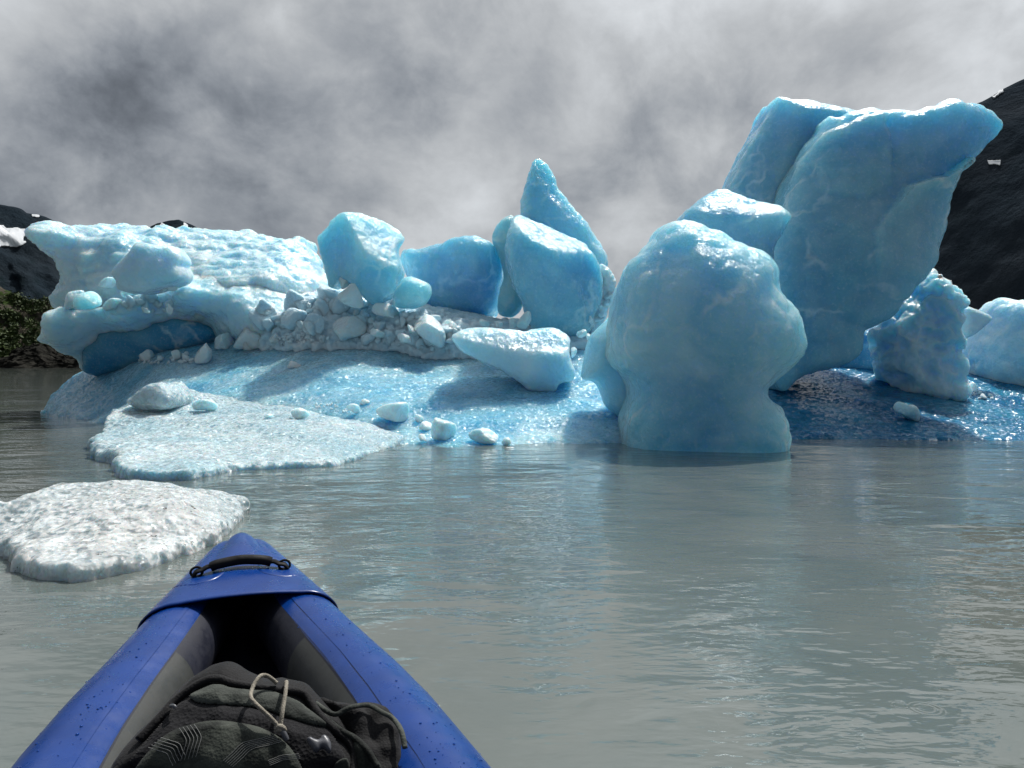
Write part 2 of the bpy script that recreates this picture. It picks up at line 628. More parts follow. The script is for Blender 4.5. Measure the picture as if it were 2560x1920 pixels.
M['ice_chunk'] = ice_material('pale_ice', (0.62, 0.82, 0.90), (0.80, 0.90, 0.94), (0.07, 0.12, 0.14), 0.18, 0.6, 30, 0.25, 16, crystal=0.25, crystal_scale=40.0)
M['ice_lump'] = ice_material('crushed_white_ice', (0.52, 0.75, 0.87), (0.76, 0.88, 0.94), (0.07, 0.075, 0.075), 0.2, 0.6, 40, 0.2, 24)

m, t = new_mat('silty_lake_water')
pos = t.n('ShaderNodeNewGeometry').outputs['Position']
mp = t.n('ShaderNodeMapping', ins={'Rotation': (0, 0, R(-24)), 'Scale': (0.55, 1.25, 1.0)})
t.set(mp.inputs['Vector'], pos)
wv = mp.outputs[0]
patch = t.ramp(t.noise(pos, 0.33, 3, 0.55), 0.35, 0.68, 0.25, 1.0)
h_a = t.noise(wv, 2.6, 3, 0.5, 0.6)
h_b = t.noise(wv, 8.0, 3, 0.5, 0.4)
h_c = t.noise(wv, 24.0, 2, 0.5, 0.2)
hh = t.math('ADD', t.math('MULTIPLY', h_a, 0.017), t.math('MULTIPLY', t.math('MULTIPLY', h_b, 0.0090), patch))
hh = t.math('ADD', hh, t.math('MULTIPLY', t.math('MULTIPLY', h_c, 0.0024), patch))
# rings left by rain drops
for (ox, oy, rad) in ((2000, 1530, 0.04), (1945, 1523, 0.022), (1950, 1370, 0.03)):
    c = at_z(ox * 2560 / 2212, oy * 2560 / 2212)
    d = t.vmath('DISTANCE', pos, tuple(float(q) for q in c), out=1)
    win = t.math('MULTIPLY', t.ramp(d, rad * 1.25, rad, 0, 1), t.ramp(d, rad * 0.25, rad * 0.8, 0, 1))
    hh = t.math('ADD', hh, t.math('MULTIPLY', t.math('MULTIPLY', t.math('SINE', t.math('MULTIPLY', d, 2 * math.pi / (0.2 * rad + 0.006))), win), 0.00028))
nrm = t.bump(hh, 1.0, 1.0)
murk = t.mix(t.ramp(t.noise(pos, 0.8, 5, 0.6, 1.0), 0.3, 0.7), (0.098, 0.122, 0.116), (0.134, 0.150, 0.138))
b = t.n('ShaderNodeBsdfPrincipled', ins={'Base Color': murk, 'Roughness': 0.015, 'IOR': 1.65, 'Normal': nrm})
t.n('ShaderNodeOutputMaterial', ins={0: b.outputs[0]})
M['water'] = m


def rock_mat(name, cols, scale, veg=None, rough=0.9, bumpd=4.0):
    m, t = new_mat(name)
    pos = t.n('ShaderNodeNewGeometry').outputs['Position']
    c = t.mix(t.ramp(t.noise(pos, scale, 8, 0.62, 0.4), 0.36, 0.64), cols[0], cols[1])
    c = t.mix(t.ramp(t.noise(pos, scale * 6, 6, 0.65), 0.52, 0.70), c, cols[2])
    if veg:
        c = t.mix(t.ramp(t.noise(pos, scale * 2.3, 7, 0.66, 0.5), veg[1], veg[1] + 0.12), c, veg[0])
    nrm = t.bump(t.noise(pos, scale * 9, 7, 0.65), 0.8, bumpd)
    b = t.n('ShaderNodeBsdfPrincipled', ins={'Base Color': c, 'Roughness': rough, 'Normal': nrm})
    b.inputs['Specular IOR Level'].default_value = 0.0
    t.n('ShaderNodeOutputMaterial', ins={0: b.outputs[0]})
    return m


M['mountain_dark'] = rock_mat('dark_forested_rock', ((0.024, 0.033, 0.043), (0.034, 0.042, 0.052), (0.016, 0.024, 0.030)), 0.004, bumpd=18)
M['mountain_left'] = rock_mat('dark_blue_rock', ((0.016, 0.025, 0.034), (0.024, 0.032, 0.040), (0.012, 0.020, 0.024)), 0.004, bumpd=14)
M['hill'] = rock_mat('rock_and_scrub', ((0.060, 0.055, 0.045), (0.110, 0.095, 0.078), (0.030, 0.032, 0.024)), 0.05, ((0.036, 0.058, 0.018), 0.47), bumpd=2)
M['shore'] = rock_mat('wet_dark_rock', ((0.020, 0.020, 0.018), (0.035, 0.034, 0.030), (0.012, 0.012, 0.012)), 0.2, bumpd=0.6)
m, t = new_mat('old_snow')
pos = t.n('ShaderNodeNewGeometry').outputs['Position']
c = t.mix(t.noise(pos, 0.05, 5, 0.6), (0.55, 0.58, 0.62), (0.75, 0.78, 0.80))
b = t.n('ShaderNodeBsdfPrincipled', ins={'Base Color': c, 'Roughness': 0.8})
t.n('ShaderNodeOutputMaterial', ins={0: b.outputs[0]})
M['snow'] = m
m, t = new_mat('shrub_leaves')
pos = t.n('ShaderNodeNewGeometry').outputs['Position']
c = t.mix(t.ramp(t.noise(pos, 0.25, 5, 0.6), 0.35, 0.65), (0.022, 0.040, 0.014), (0.060, 0.085, 0.025))
b = t.n('ShaderNodeBsdfPrincipled', ins={'Base Color': c, 'Roughness': 0.7})
b.inputs['Specular IOR Level'].default_value = 0.2
t.n('ShaderNodeOutputMaterial', ins={0: b.outputs[0]})
M['leaf'] = m


# ------------------------------------------------------------------ the setting: water, mountains, hill
def build_water():
    """One sheet to the horizon: fine polar cells in front of the camera, growing outward; real low waves near."""
    radii = [0.0, 0.3]
    while radii[-1] < 14000:
        radii.append(radii[-1] * 1.0 + max(0.022, radii[-1] * 0.0105) if radii[-1] < 60 else radii[-1] * 1.12)
    radii = np.array(radii)
    fine = np.linspace(-62, 62, 621)
    coarse = np.linspace(62, 298, 80)[1:-1]
    ang = np.radians(np.concatenate([fine, coarse]))
    na, nr = len(ang), len(radii) - 1
    rr, aa = np.meshgrid(radii[1:], ang, indexing='ij')
    x, y = rr * np.sin(aa), rr * np.cos(aa)
    z = np.zeros_like(x)
    amp = np.clip(1.0 - rr / 45.0, 0, 1) * np.where(np.cos(aa) > 0.2, 1, 0.0)
    prng = np.random.default_rng(12)
    for lam, a in ((1.7, .0065), (1.1, .0045), (0.75, .0030), (0.52, .0018), (0.36, .0014), (0.26, .0009)):
        for q in range(4):
            th = R(-68) + prng.normal() * 0.55
            kx, ky = 2 * math.pi / lam * math.cos(th), 2 * math.pi / lam * math.sin(th)
            wob = 1.4 * np.sin(x * 0.7 * prng.uniform(0.6, 1.5) + y * 0.5 + prng.uniform(0, 6))
            z += a * 0.62 * np.sin(kx * x + ky * y + wob + prng.uniform(0, 6.28)) * (0.55 + 0.45 * np.sin(0.31 * x * prng.uniform(.5, 2) - 0.4 * y + prng.uniform(0, 6)))
    calm = 0.35 + 0.65 * np.clip((rr - 1.5) / 5.0, 0, 1)
    z *= amp * calm * 0.42
    v = np.concatenate([[[0, 0, 0]], np.stack([x, y, z], -1).reshape(-1, 3)])
    i, j = np.meshgrid(np.arange(nr - 1), np.arange(na), indexing='ij')
    j2 = (j + 1) % na
    q = np.stack([1 + i * na + j, 1 + i * na + j2, 1 + (i + 1) * na + j2, 1 + (i + 1) * na + j], -1).reshape(-1, 4)[:, ::-1]
    faces_c = [(0, 1 + (k + 1) % na, 1 + k)[::-1] for k in range(na)]
    o = mesh_obj('water', v, q, M['water'], origin=(0, 0, 0))
    bm = bmesh.new()
    bm.from_mesh(o.data)
    bm.verts.ensure_lookup_table()
    for f in faces_c:
        bm.faces.new([bm.verts[k] for k in f]).smooth = True
    bmesh.ops.recalc_face_normals(bm, faces=bm.faces)
    if sum(f.normal.z for f in list(bm.faces)[:200]) < 0:
        bmesh.ops.reverse_faces(bm, faces=bm.faces)
    bm.to_mesh(o.data)
    bm.free()
    tag(o, kind='structure')


def ridge_terrain(name, zone, crest, Y, mat, slope, rough, nu=160, nd=70, back=0.8, base=-2.0, seed=0.0, conv=0.0, crest_rough=0.25):
    """A hillside under a traced crest line: falls towards the water in front with the given slope and behind the crest."""
    c = np.array([at(px, py, Y) for px, py in tr(zone, crest)])
    t_ = np.linspace(0, 1, nu)
    seg = np.concatenate([[0], np.cumsum(np.hypot(np.diff(c[:, 0]), np.diff(c[:, 2])))])
    seg /= seg[-1]
    cx, cz = np.interp(t_, seg, c[:, 0]), np.interp(t_, seg, c[:, 2])
    s = np.concatenate([np.linspace(-back, 0, nd // 3)[:-1], np.linspace(0, 1, nd)])
    V = []
    for sj in s:
        run = cz / slope
        d = abs(sj)
        prof = 1 - (d ** (1.0 - conv) if sj > 0 else d)
        z = base + (cz - base) * prof
        y = Y - sj * run
        V.append(np.stack([cx, np.full(nu, 0) + y, z], 1))
    V = np.array(V)
    P = V.reshape(-1, 3)
    hgt = np.repeat((1 - np.abs(s)) * np.abs(s) * 4 + crest_rough * (1 - np.abs(s)), nu)
    span = (c[:, 2].max() - base)
    n = fbm(P / (span * 0.45) + seed, 6, 0.55)
    rid = 0.5 - np.abs(fbm(P / (span * 0.3) + seed + 9, 4, 0.5)) * 1.6
    P = P.copy()
    P[:, 1] -= (n * 0.9 + rid * 0.6) * span * rough * np.clip(hgt, 0, 1)
    P[:, 2] += fbm(P / (span * 0.12) + seed, 4, 0.6) * span * rough * 0.35 * np.clip(hgt, 0, 1)
    ns = len(s)
    i, j = np.meshgrid(np.arange(ns - 1), np.arange(nu - 1), indexing='ij')
    q = np.stack([i * nu + j, i * nu + j + 1, (i + 1) * nu + j + 1, (i + 1) * nu + j], -1).reshape(-1, 4)[:, ::-1]
    o = mesh_obj(name, P, q, mat)
    tag(o, kind='structure')
    return o


def bvh_of(objs):
    vs, fs, off = [], [], 0
    for o in objs:
        mw = o.matrix_world if o.parent else Matrix.Translation(o.location)
        co = np.empty(len(o.data.vertices) * 3, dtype=np.float32)
        o.data.vertices.foreach_get('co', co)
        co = co.reshape(-1, 3) + np.array(mw.translation)
        vs.append(co)
        fs += [tuple(off + k for k in p.vertices) for p in o.data.polygons]
        off += len(co)
    return BVHTree.FromPolygons([tuple(p) for p in np.concatenate(vs)], fs)


def hit(bvh, nx, ny, lift=0.0):
    d = Vector(ray(nx, ny)).normalized()
    loc, nrm, idx, dist = bvh.ray_cast(Vector((0, 0, CAM_H)), d)
    if loc is None:
        return None, None
    if nrm.dot(d) > 0:
        nrm = -nrm
    return loc + nrm * lift, nrm


def drape(name, base, poly, mat, lift, thick, n=26, label=None):
    """A patch laid on a surface inside a traced outline, with a thickness of its own."""
    bvh = bvh_of([base])
    pl = np.array([p[:2] for p in poly], float)
    lo, hi = pl.min(0), pl.max(0)
    gx, gy = np.linspace(lo[0], hi[0], n * 2), np.linspace(lo[1], hi[1], n)
    X, Y = np.meshgrid(gx, gy, indexing='ij')
    sd = poly_sd(pl, X, Y)
    jit = perlin(np.stack([X.ravel() / 14, Y.ravel() / 9, 0 * X.ravel() + .5], 1)).reshape(X.shape)
    ok = sd + jit * 7 < 0
    vid = {}
    V, Fc = [], []
    for i in range(n * 2):
        for j in range(n):
            p, _ = hit(bvh, X[i, j], Y[i, j], lift)
            if p is not None and ok[i, j]:
                vid[i, j] = len(V)
                V.append(tuple(p))
    for i in range(n * 2 - 1):
        for j in range(n - 1):
            k = [(i, j), (i + 1, j), (i + 1, j + 1), (i, j + 1)]
            if all(a in vid for a in k):
                Fc.append([vid[a] for a in k])
    o = mesh_obj(name, V, Fc, mat)
    md = o.modifiers.new('thickness', 'SOLIDIFY')
    md.thickness = thick
    md.offset = 0
    return o


build_water()
mt_left = ridge_terrain('mountain', 'N', [(-2600, -500), (-1500, -300), (-700, -60), (-200, 20), (0, 42), (90, 60), (170, 75), (220, 90), (260, 125), (300, 150),
                                          (360, 200), (440, 280), (560, 420), (760, 600), (1100, 900), (1400, 1100)], 1900, M['mountain_left'], 0.55, 0.10, seed=2.0)
mt_far = ridge_terrain('mountain', 'N', [(-400, 20), (100, 60), (260, 128), (300, 136), (370, 142), (430, 160), (500, 190), (560, 215), (680, 245), (900, 330),
                                         (1300, 600), (1900, 900)], 2900, M['mountain_left'], 0.5, 0.07, seed=5.0)
mt_peak = ridge_terrain('mountain', 'A', [(500, 700), (700, 420), (860, 310), (930, 258), (970, 220), (1010, 200), (1060, 190), (1105, 182), (1150, 178), (1190, 190),
                                          (1230, 208), (1290, 240), (1400, 300), (1600, 420), (1900, 640), (2300, 900)], 3300, M['mountain_left'], 0.6, 0.07, seed=8.0)
mt_right = ridge_terrain('mountain', 'C', [(700, 1300), (1100, 900), (1350, 560), (1500, 330), (1620, 200), (1720, 120), (1790, 92), (1830, 72), (1870, 44), (1930, 14),
                                           (1990, -12), (2150, -70), (2400, -140), (2900, -200), (3500, -160)], 1500, M['mountain_dark'], 0.62, 0.035, nu=200, seed=12.0)
hill = ridge_terrain('hill', 'N', [(-2500, 500), (-1200, 560), (-500, 700), (-120, 780), (0, 812), (70, 850), (140, 880), (190, 905), (230, 940), (330, 950), (450, 955),
                                   (560, 990), (700, 1080), (1000, 1250), (1400, 1450), (1700, 1540)], 420, M['hill'], 0.55, 0.16, seed=21.0, base=-1.5)
shore = ridge_terrain('rocky_shore', 'N', [(-2500, 1380), (-800, 1420), (0, 1500), (100, 1475), (160, 1400), (260, 1380), (330, 1350), (420, 1360), (520, 1430), (640, 1470),
                                           (800, 1500), (1100, 1530), (1500, 1555)], 330, M['shore'], 0.6, 0.35, seed=31.0, base=-1.0, crest_rough=1.0)

snow_a = drape('snow_patch', mt_left, tr('N', [(-60, 245), (40, 232), (60, 262), (130, 268), (200, 275), (260, 265), (320, 250), (345, 268), (300, 300), (240, 345), (200, 400),
                                               (240, 405), (215, 430), (150, 440), (30, 450), (-60, 455)]), M['snow'], 1.5, 1.6, 40)
tag(snow_a, kind='structure')
for (zone, pl, base) in (('N', [(300, 138), (370, 143), (375, 156), (345, 166), (310, 158)], mt_far), ('N', [(520, 205), (560, 222), (545, 232), (520, 220)], mt_far),
                         ('N', [(600, 228), (650, 240), (640, 256), (610, 246)], mt_far),
                         ('A', [(1040, 200), (1060, 215), (1020, 240), (1000, 232)], mt_peak), ('A', [(1180, 200), (1210, 215), (1205, 235), (1180, 225)], mt_peak),
                         ('A', [(1225, 225), (1255, 240), (1250, 258), (1225, 250)], mt_peak),
                         ('C', [(1815, 352), (1870, 350), (1870, 374), (1840, 366), (1820, 366)], mt_right), ('C', [(1830, 78), (1872, 45), (1895, 30), (1880, 55), (1845, 84)], mt_right)):
    o = drape('snow_patch', base, tr(zone, pl), M['snow'], 1.5, 1.4, 16)
    tag(o, kind='structure')

# scrub on the hill: many small leaf clumps, nobody could count them
hb = bvh_of([hill])
V, Fc = [], []
prng = np.random.default_rng(5)
for _ in range(2600):
    zx, zy = prng.uniform(-260, 760), prng.uniform(880, 1500)
    nx, ny = tr('N', [(zx, zy)])[0]
    g = perlin(np.array([[zx / 95, zy / 70, 2.2]]))[0]
    if g < -0.08:
        continue
    p, nr = hit(hb, nx, ny, 0.0)
    if p is None:
        continue
    size = prng.uniform(0.7, 2.2)
    for k in range(9):
        c = np.array(p) + prng.normal(size=3) * size * np.array([0.6, 0.6, 0.4]) + np.array([0, 0, size * 0.5])
        a = prng.normal(size=3)
        a /= np.linalg.norm(a)
        bb = np.cross(a, prng.normal(size=3))
        bb /= np.linalg.norm(bb)
        s = size * prng.uniform(0.3, 0.6)
        i0 = len(V)
        V += [c + a * s, c + bb * s * 0.6, c - a * s, c - bb * s * 0.6]
        Fc.append([i0, i0 + 1, i0 + 2, i0 + 3])
tag(mesh_obj('brush', V, Fc, M['leaf'], smooth=False), kind='stuff')
# ------------------------------------------------------------------ the left iceberg: slab, ledge, shelf
def O(*pts):
    return tr('O', pts)


def atO(ox, oy, Y):
    return at(ox * 2560 / 2212, oy * 2560 / 2212, Y)


berg = empty('iceberg', tuple(atO(640, 960, 9.0) * np.array([1, 1, 0])), 'broad layered blue iceberg, its glazed ramp sloping into the water', 'iceberg')
berg_off = Vector(berg.location)


def as_part(o, parent):
    """Mesh built in world coordinates: make it a part of an empty that stands at some place."""
    o.data.transform(Matrix.Translation(-Vector(parent.location)))
    o.parent = parent
    return o


wl = lambda ox, oy: tuple(at_z(ox * 2560 / 2212, oy * 2560 / 2212)[:2])
plan = [(-9.8, 19.5), (-9.9, 17.2), (-8.7, 14.2), (-7.3, 12.5), (-5.6, 11.6), (-4.6, 10.4), (-3.6, 9.0), (-2.6, 8.1), (-1.6, 8.0), (-0.6, 8.4), (0.6, 8.75), (1.9, 8.8),
        (2.6, 9.4), (3.1, 11.0), (3.2, 15.0), (0.0, 18.5), (-5.0, 20.0)]
cpts = []
for ox, oy, Y in ((108, 862, 16.8), (160, 815, 16.4), (225, 792, 15.2), (205, 905, 12.9), (300, 795, 13.6), (330, 850, 12.2), (420, 800, 12.9), (450, 865, 11.0), (560, 800, 12.2),
                  (560, 760, 13.0), (600, 860, 10.7), (640, 775, 12.4), (640, 735, 13.2), (700, 798, 11.5), (720, 740, 13.0), (850, 772, 12.1), (850, 805, 11.4), (860, 745, 12.8),
                  (800, 880, 9.9), (960, 800, 11.4), (980, 765, 12.2), (950, 880, 9.9), (1050, 830, 10.7), (1040, 900, 9.6), (1120, 790, 11.6), (1150, 860, 10.2), (1250, 830, 10.9),
                  (1280, 880, 10.0), (1250, 740, 12.4), (1000, 720, 13.2), (1200, 925, 9.35), (900, 935, 9.3), (700, 925, 9.5),
                  (1420, 860, 10.5), (1700, 905, 10.3), (1700, 850, 11.4), (1900, 905, 10.2), (1900, 855, 11.4), (1900, 815, 12.8), (2050, 890, 10.6), (2150, 900, 10.6),
                  (2200, 860, 11.8), (1800, 830, 12.3), (2100, 840, 12.4), (1850, 765, 15.5), (2300, 880, 11.0)):
    cpts.append(tuple(atO(ox, oy, Y)))
for x, y in plan[2:13]:
    cpts.append((x, y, -0.02))
cpts += [(-9.2, 18.5, 0.35), (-5.0, 18.5, 1.3), (-4.5, 15.5, 1.5), (0.0, 16.0, 1.45), (0.0, 14.0, 1.45), (3.5, 14.0, 1.1), (5.0, 16.0, 1.0), (8.5, 14.0, 0.8)]


def slab_relief(X, Y):
    p = np.stack([X.ravel(), Y.ravel(), 0 * X.ravel()], 1)
    a = fbm(p * np.array([0.55, 1.3, 1]) + 4.0, 3)
    b = fbm(p * np.array([2.2, 3.5, 1]) + 1.0, 3)
    return (a * 0.10 + b * 0.028).reshape(X.shape)


slab = hblock('ice_ramp', plan, cpts, M['ice_slab'], h=0.04, k=0.22, amps=(('n', 0.16, 0.014, 3),), parent=berg, extra=slab_relief, edge=0.30, edge_size=0.9)
slab.parent = None
as_part(slab, berg)

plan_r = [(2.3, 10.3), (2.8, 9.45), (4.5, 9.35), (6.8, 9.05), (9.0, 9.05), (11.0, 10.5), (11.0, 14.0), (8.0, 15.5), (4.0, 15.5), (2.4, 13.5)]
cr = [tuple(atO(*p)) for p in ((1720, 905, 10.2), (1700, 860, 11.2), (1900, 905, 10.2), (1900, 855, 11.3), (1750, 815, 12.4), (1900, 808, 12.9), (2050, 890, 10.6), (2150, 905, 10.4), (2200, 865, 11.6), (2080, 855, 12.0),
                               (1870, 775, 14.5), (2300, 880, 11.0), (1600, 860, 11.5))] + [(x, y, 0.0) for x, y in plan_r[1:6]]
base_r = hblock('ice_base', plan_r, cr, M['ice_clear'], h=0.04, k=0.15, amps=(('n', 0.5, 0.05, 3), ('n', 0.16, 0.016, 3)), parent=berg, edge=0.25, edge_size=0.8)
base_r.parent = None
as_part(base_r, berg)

A_shelf = tr('A', [(255, 285), (290, 262), (340, 240), (420, 236), (470, 245), (560, 240), (640, 230), (760, 230), (820, 252), (900, 250), (980, 265), (1040, 240), (1130, 237),
                   (1200, 260), (1270, 262), (1340, 245), (1440, 237), (1500, 255), (1580, 262), (1650, 290), (1720, 312), (1800, 335), (1870, 325), (1930, 305), (1985, 320),
                   (2010, 370), (2050, 430), (2090, 530), (2180, 640), (2200, 780), (1500, 860), (900, 830), (430, 780), (372, 690), (400, 630), (425, 570), (415, 500), (380, 440),
                   (330, 390), (290, 345), (262, 310)])
cs = []
for px, py, d in ((260, 300, 0.5), (700, 250, 0.7), (1100, 250, 1.2), (1500, 265, 1.5), (1950, 330, 1.5), (450, 350, -0.4), (900, 330, 0.3), (1300, 400, 0.7), (1700, 430, 0.7), (2000, 480, 0.6),
                  (400, 600, 0.3), (700, 560, 0.1), (1000, 600, 0.0), (1500, 560, -0.1), (1900, 600, -0.1), (600, 760, 0.0), (1300, 780, -0.3), (2000, 760, -0.3)):
    a = tr('A', [(px, py)])[0]
    cs.append((a[0], a[1], d))
shelf = block('ice_shelf', A_shelf, 15.5, 1.25, M['ice_shelf'], r=0.8, ctrl=cs, h=0.035,
              amps=(('n', 1.3, 0.12, 3), ('d', 0.55, 0.07, 2), ('s', 0.3, 0.06, 3), ('d', 0.2, 0.022, 2), ('n', 0.09, 0.014, 3)), parent=berg, it=1, seed=3.0)
shelf.parent = None
as_part(shelf, berg)

A_ledge = tr('A', [(253, 940), (290, 910), (305, 870), (330, 830), (335, 800), (400, 765), (480, 755), (560, 755), (640, 748), (740, 740), (800, 700), (900, 640), (930, 590), (985, 565),
                   (1060, 532), (1130, 540), (1200, 540), (1270, 538), (1340, 545), (1400, 530), (1480, 545), (1550, 528), (1640, 545), (1700, 575), (1800, 600), (1880, 635), (2000, 650),
                   (2140, 700), (2300, 820), (2300, 980), (2000, 990), (1700, 990), (1400, 1050), (1250, 1090), (1050, 1120), (850, 1150), (700, 1160), (560, 1150), (525, 1100), (470, 1050),
                   (400, 1040), (340, 1000), (270, 965)])
cs = []
for px, py, d in ((300, 930, 0.2), (400, 780, 0.2), (700, 760, 0.0), (1100, 560, 0.6), (1500, 550, 0.7), (1900, 680, 0.5), (500, 830, -0.3), (900, 740, -0.35), (1300, 690, -0.2), (1600, 700, 0.0), (1800, 850, -0.3),
                  (2000, 900, -0.3), (430, 960, 0.1), (750, 940, 0.75), (1100, 900, 0.9), (1350, 860, 0.7), (560, 1120, 0.8), (900, 1100, 1.2), (1300, 1040, 1.0), (1700, 960, -0.1)):
    a = tr('A', [(px, py)])[0]
    cs.append((a[0], a[1], d))
ledge = block('ice_ledge', A_ledge, 14.35, 0.85, M['ice_shelf'], r=0.4, ctrl=cs, h=0.03,
              amps=(('n', 0.9, 0.10, 3), ('l', 0.40, 0.035, 3), ('s', 0.25, 0.04, 3), ('n', 0.13, 0.014, 2)), parent=berg, it=1, seed=11.0)
ledge.parent = None
as_part(ledge, berg)

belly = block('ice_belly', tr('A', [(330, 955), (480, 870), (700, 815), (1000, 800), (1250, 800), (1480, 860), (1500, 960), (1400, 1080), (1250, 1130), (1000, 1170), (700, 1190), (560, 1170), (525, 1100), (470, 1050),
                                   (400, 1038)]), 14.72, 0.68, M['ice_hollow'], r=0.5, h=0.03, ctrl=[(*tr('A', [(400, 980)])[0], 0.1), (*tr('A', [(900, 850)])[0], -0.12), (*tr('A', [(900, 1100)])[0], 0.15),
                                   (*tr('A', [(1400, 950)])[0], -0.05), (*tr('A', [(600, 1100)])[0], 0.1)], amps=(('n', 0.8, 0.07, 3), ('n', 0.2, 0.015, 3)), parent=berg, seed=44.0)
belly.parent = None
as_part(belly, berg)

# ------------------------------------------------------------------ the big pieces standing on and behind it
B = lambda *p: tr('B', p)
C = lambda *p: tr('C', p)
GB = 'large ice blocks standing on the iceberg'

block('ice_block', tr('A', [(700, 540), (720, 490), (770, 430), (840, 380), (875, 330), (920, 316), (990, 335), (1060, 355), (1130, 350), (1180, 385), (1220, 420), (1242, 470), (1216, 482),
                            (1250, 535), (1230, 600), (1060, 640), (930, 660), (780, 640), (760, 590)]), 13.0, 0.55, M['ice_shelf'], r=0.32, h=0.026,
      cuts=((*tr('A', [(960, 450)])[0], -0.5, (0.55, -0.8, 0.2)),), amps=(('n', 0.7, 0.06, 3), ('n', 0.12, 0.008)), seed=1.0,
      label='rounded pale blue block perched on the upper left shelf behind the ledge', cat='ice block', group=GB)
block('ice_block', B((95, 590), (110, 570), (180, 530), (240, 480), (330, 435), (400, 422), (470, 432), (560, 460), (610, 500), (660, 550), (710, 605), (690, 650), (668, 690), (680, 760), (700, 810),
                     (705, 850), (680, 890), (683, 975), (640, 990), (560, 1025), (490, 1045), (440, 985), (380, 905), (310, 870), (260, 930), (210, 920), (180, 840), (140, 740), (110, 660)),
      12.9, 0.75, M['ice_blue'], r=0.34, h=0.024,
      cuts=((*B((400, 640))[0], -0.60, (-0.50, -0.86, -0.10)), (*B((410, 620))[0], -0.58, (0.66, -0.52, 0.52)), (*B((470, 850))[0], -0.42, (0.25, -0.75, -0.60))), k=0.05,
      amps=(('n', 0.6, 0.04, 3), ('d', 0.2, 0.018, 2), ('n', 0.09, 0.009)), seed=5.0,
      label='faceted blue block with a glittering wet right face, left of the gap in the skyline', cat='ice block', group=GB)
block('ice_block', B((670, 890), (720, 860), (800, 880), (860, 905), (874, 950), (860, 1000), (830, 1045), (700, 1080), (620, 1040)), 12.7, 0.30, M['ice_blue'], r=0.25, h=0.022,
      amps=(('n', 0.5, 0.04, 3),), seed=6.0, label='small blunt snout of ice poking out under the faceted glittering block', cat='ice block', group=GB)
block('ice_block', B((690, 685), (740, 680), (800, 685), (880, 665), (960, 640), (1000, 605), (1060, 595), (1150, 598), (1210, 615), (1260, 640), (1290, 690), (1310, 740), (1340, 800), (1345, 900),
                     (1330, 1000), (1310, 1130), (1100, 1190), (900, 1180), (800, 1100), (740, 1000), (720, 850), (700, 800), (680, 740)),
      14.2, 0.75, M['ice_deep'], r=0.45, h=0.028, ctrl=[(*B((700, 700))[0], 0.35), (*B((1000, 800))[0], 0.05), (*B((1200, 750))[0], -0.15), (*B((1330, 900))[0], 0.2), (*B((1050, 1100))[0], 0.2)],
      amps=(('n', 0.9, 0.09, 3), ('d', 0.3, 0.03, 2), ('n', 0.15, 0.012, 3)), seed=7.0,
      label='wide shaded blue wall of ice between the faceted block and the tall rounded block', cat='ice block', group=GB)
block('ice_block', B((1272, 625), (1290, 570), (1330, 490), (1370, 460), (1420, 465), (1470, 560), (1480, 800), (1480, 1000), (1440, 1120), (1300, 1120), (1320, 960), (1350, 850), (1340, 760), (1300, 700)),
      13.7, 0.35, M['ice_blue'], r=0.3, h=0.025, amps=(('n', 0.5, 0.05, 3), ('v', 0.3, 0.03)), seed=8.0,
      label='narrow pale sliver of ice squeezed against the left side of the tall rounded block', cat='ice block', group=GB)
block('ice_block', B((1360, 640), (1370, 590), (1400, 490), (1440, 425), (1465, 425), (1500, 445), (1580, 480), (1650, 500), (1720, 530), (1800, 560), (1880, 600), (1905, 640), (1915, 690), (1950, 740),
                     (1985, 830), (1990, 940), (1960, 1040), (1915, 1130), (1900, 1220), (1800, 1290), (1600, 1270), (1500, 1200), (1480, 1050), (1420, 960), (1405, 880), (1375, 790), (1362, 720)),
      12.7, 0.78, M['ice_deep'], r=0.36, h=0.024, ctrl=[(*B((1440, 440))[0], 0.15), (*B((1600, 750))[0], -0.15), (*B((1850, 700))[0], 0.1), (*B((1950, 850))[0], 0.25), (*B((1650, 1150))[0], 0.1)],
      cuts=((*B((1700, 620))[0], -0.36, (0.40, -0.42, 0.80)), (*B((1880, 850))[0], -0.40, (0.72, -0.68, 0.1))), k=0.05, amps=(('n', 0.7, 0.06, 3), ('d', 0.24, 0.018, 2), ('n', 0.2, 0.016, 3), ('n', 0.09, 0.006)), seed=9.0,
      label='tall rounded deep blue block with a slanted top, in front of the pointed spire', cat='ice block', group=GB)
block('ice_spire', B((1458, 410), (1465, 350), (1490, 270), (1510, 200), (1525, 140), (1545, 97), (1570, 92), (1610, 105), (1640, 130), (1665, 180), (1685, 240), (1700, 290), (1720, 310), (1760, 345),
                     (1800, 410), (1860, 470), (1910, 530), (1950, 600), (1990, 670), (2015, 720), (2018, 770), (2000, 810), (2010, 1000), (1960, 1200), (1600, 1200), (1440, 900)),
      14.0, 0.5, M['ice_blue'], r=0.32, h=0.024, cuts=((*B((1790, 470))[0], -0.42, (0.4, -0.75, 0.35)),), k=0.04, amps=(('n', 0.6, 0.05, 3), ('d', 0.2, 0.016, 2), ('n', 0.1, 0.008, 3)), seed=10.0,
      label='slender pointed ice spire rising highest in the middle of the skyline', cat='ice spire')
block('ice_block', B((1960, 780), (2000, 800), (2040, 840), (2070, 890), (2060, 930), (2050, 1000), (2020, 1080), (1990, 1150), (1930, 1240), (1860, 1230), (1890, 1120), (1940, 1000), (1960, 900)),
      13.3, 0.3, M['ice_chunk'], r=0.2, h=0.022, amps=(('l', 0.22, 0.06, 3), ('n', 0.08, 0.01)), seed=12.0,
      label='crumbly white ice crust clinging to the right foot of the tall rounded block', cat='ice block', group=GB)
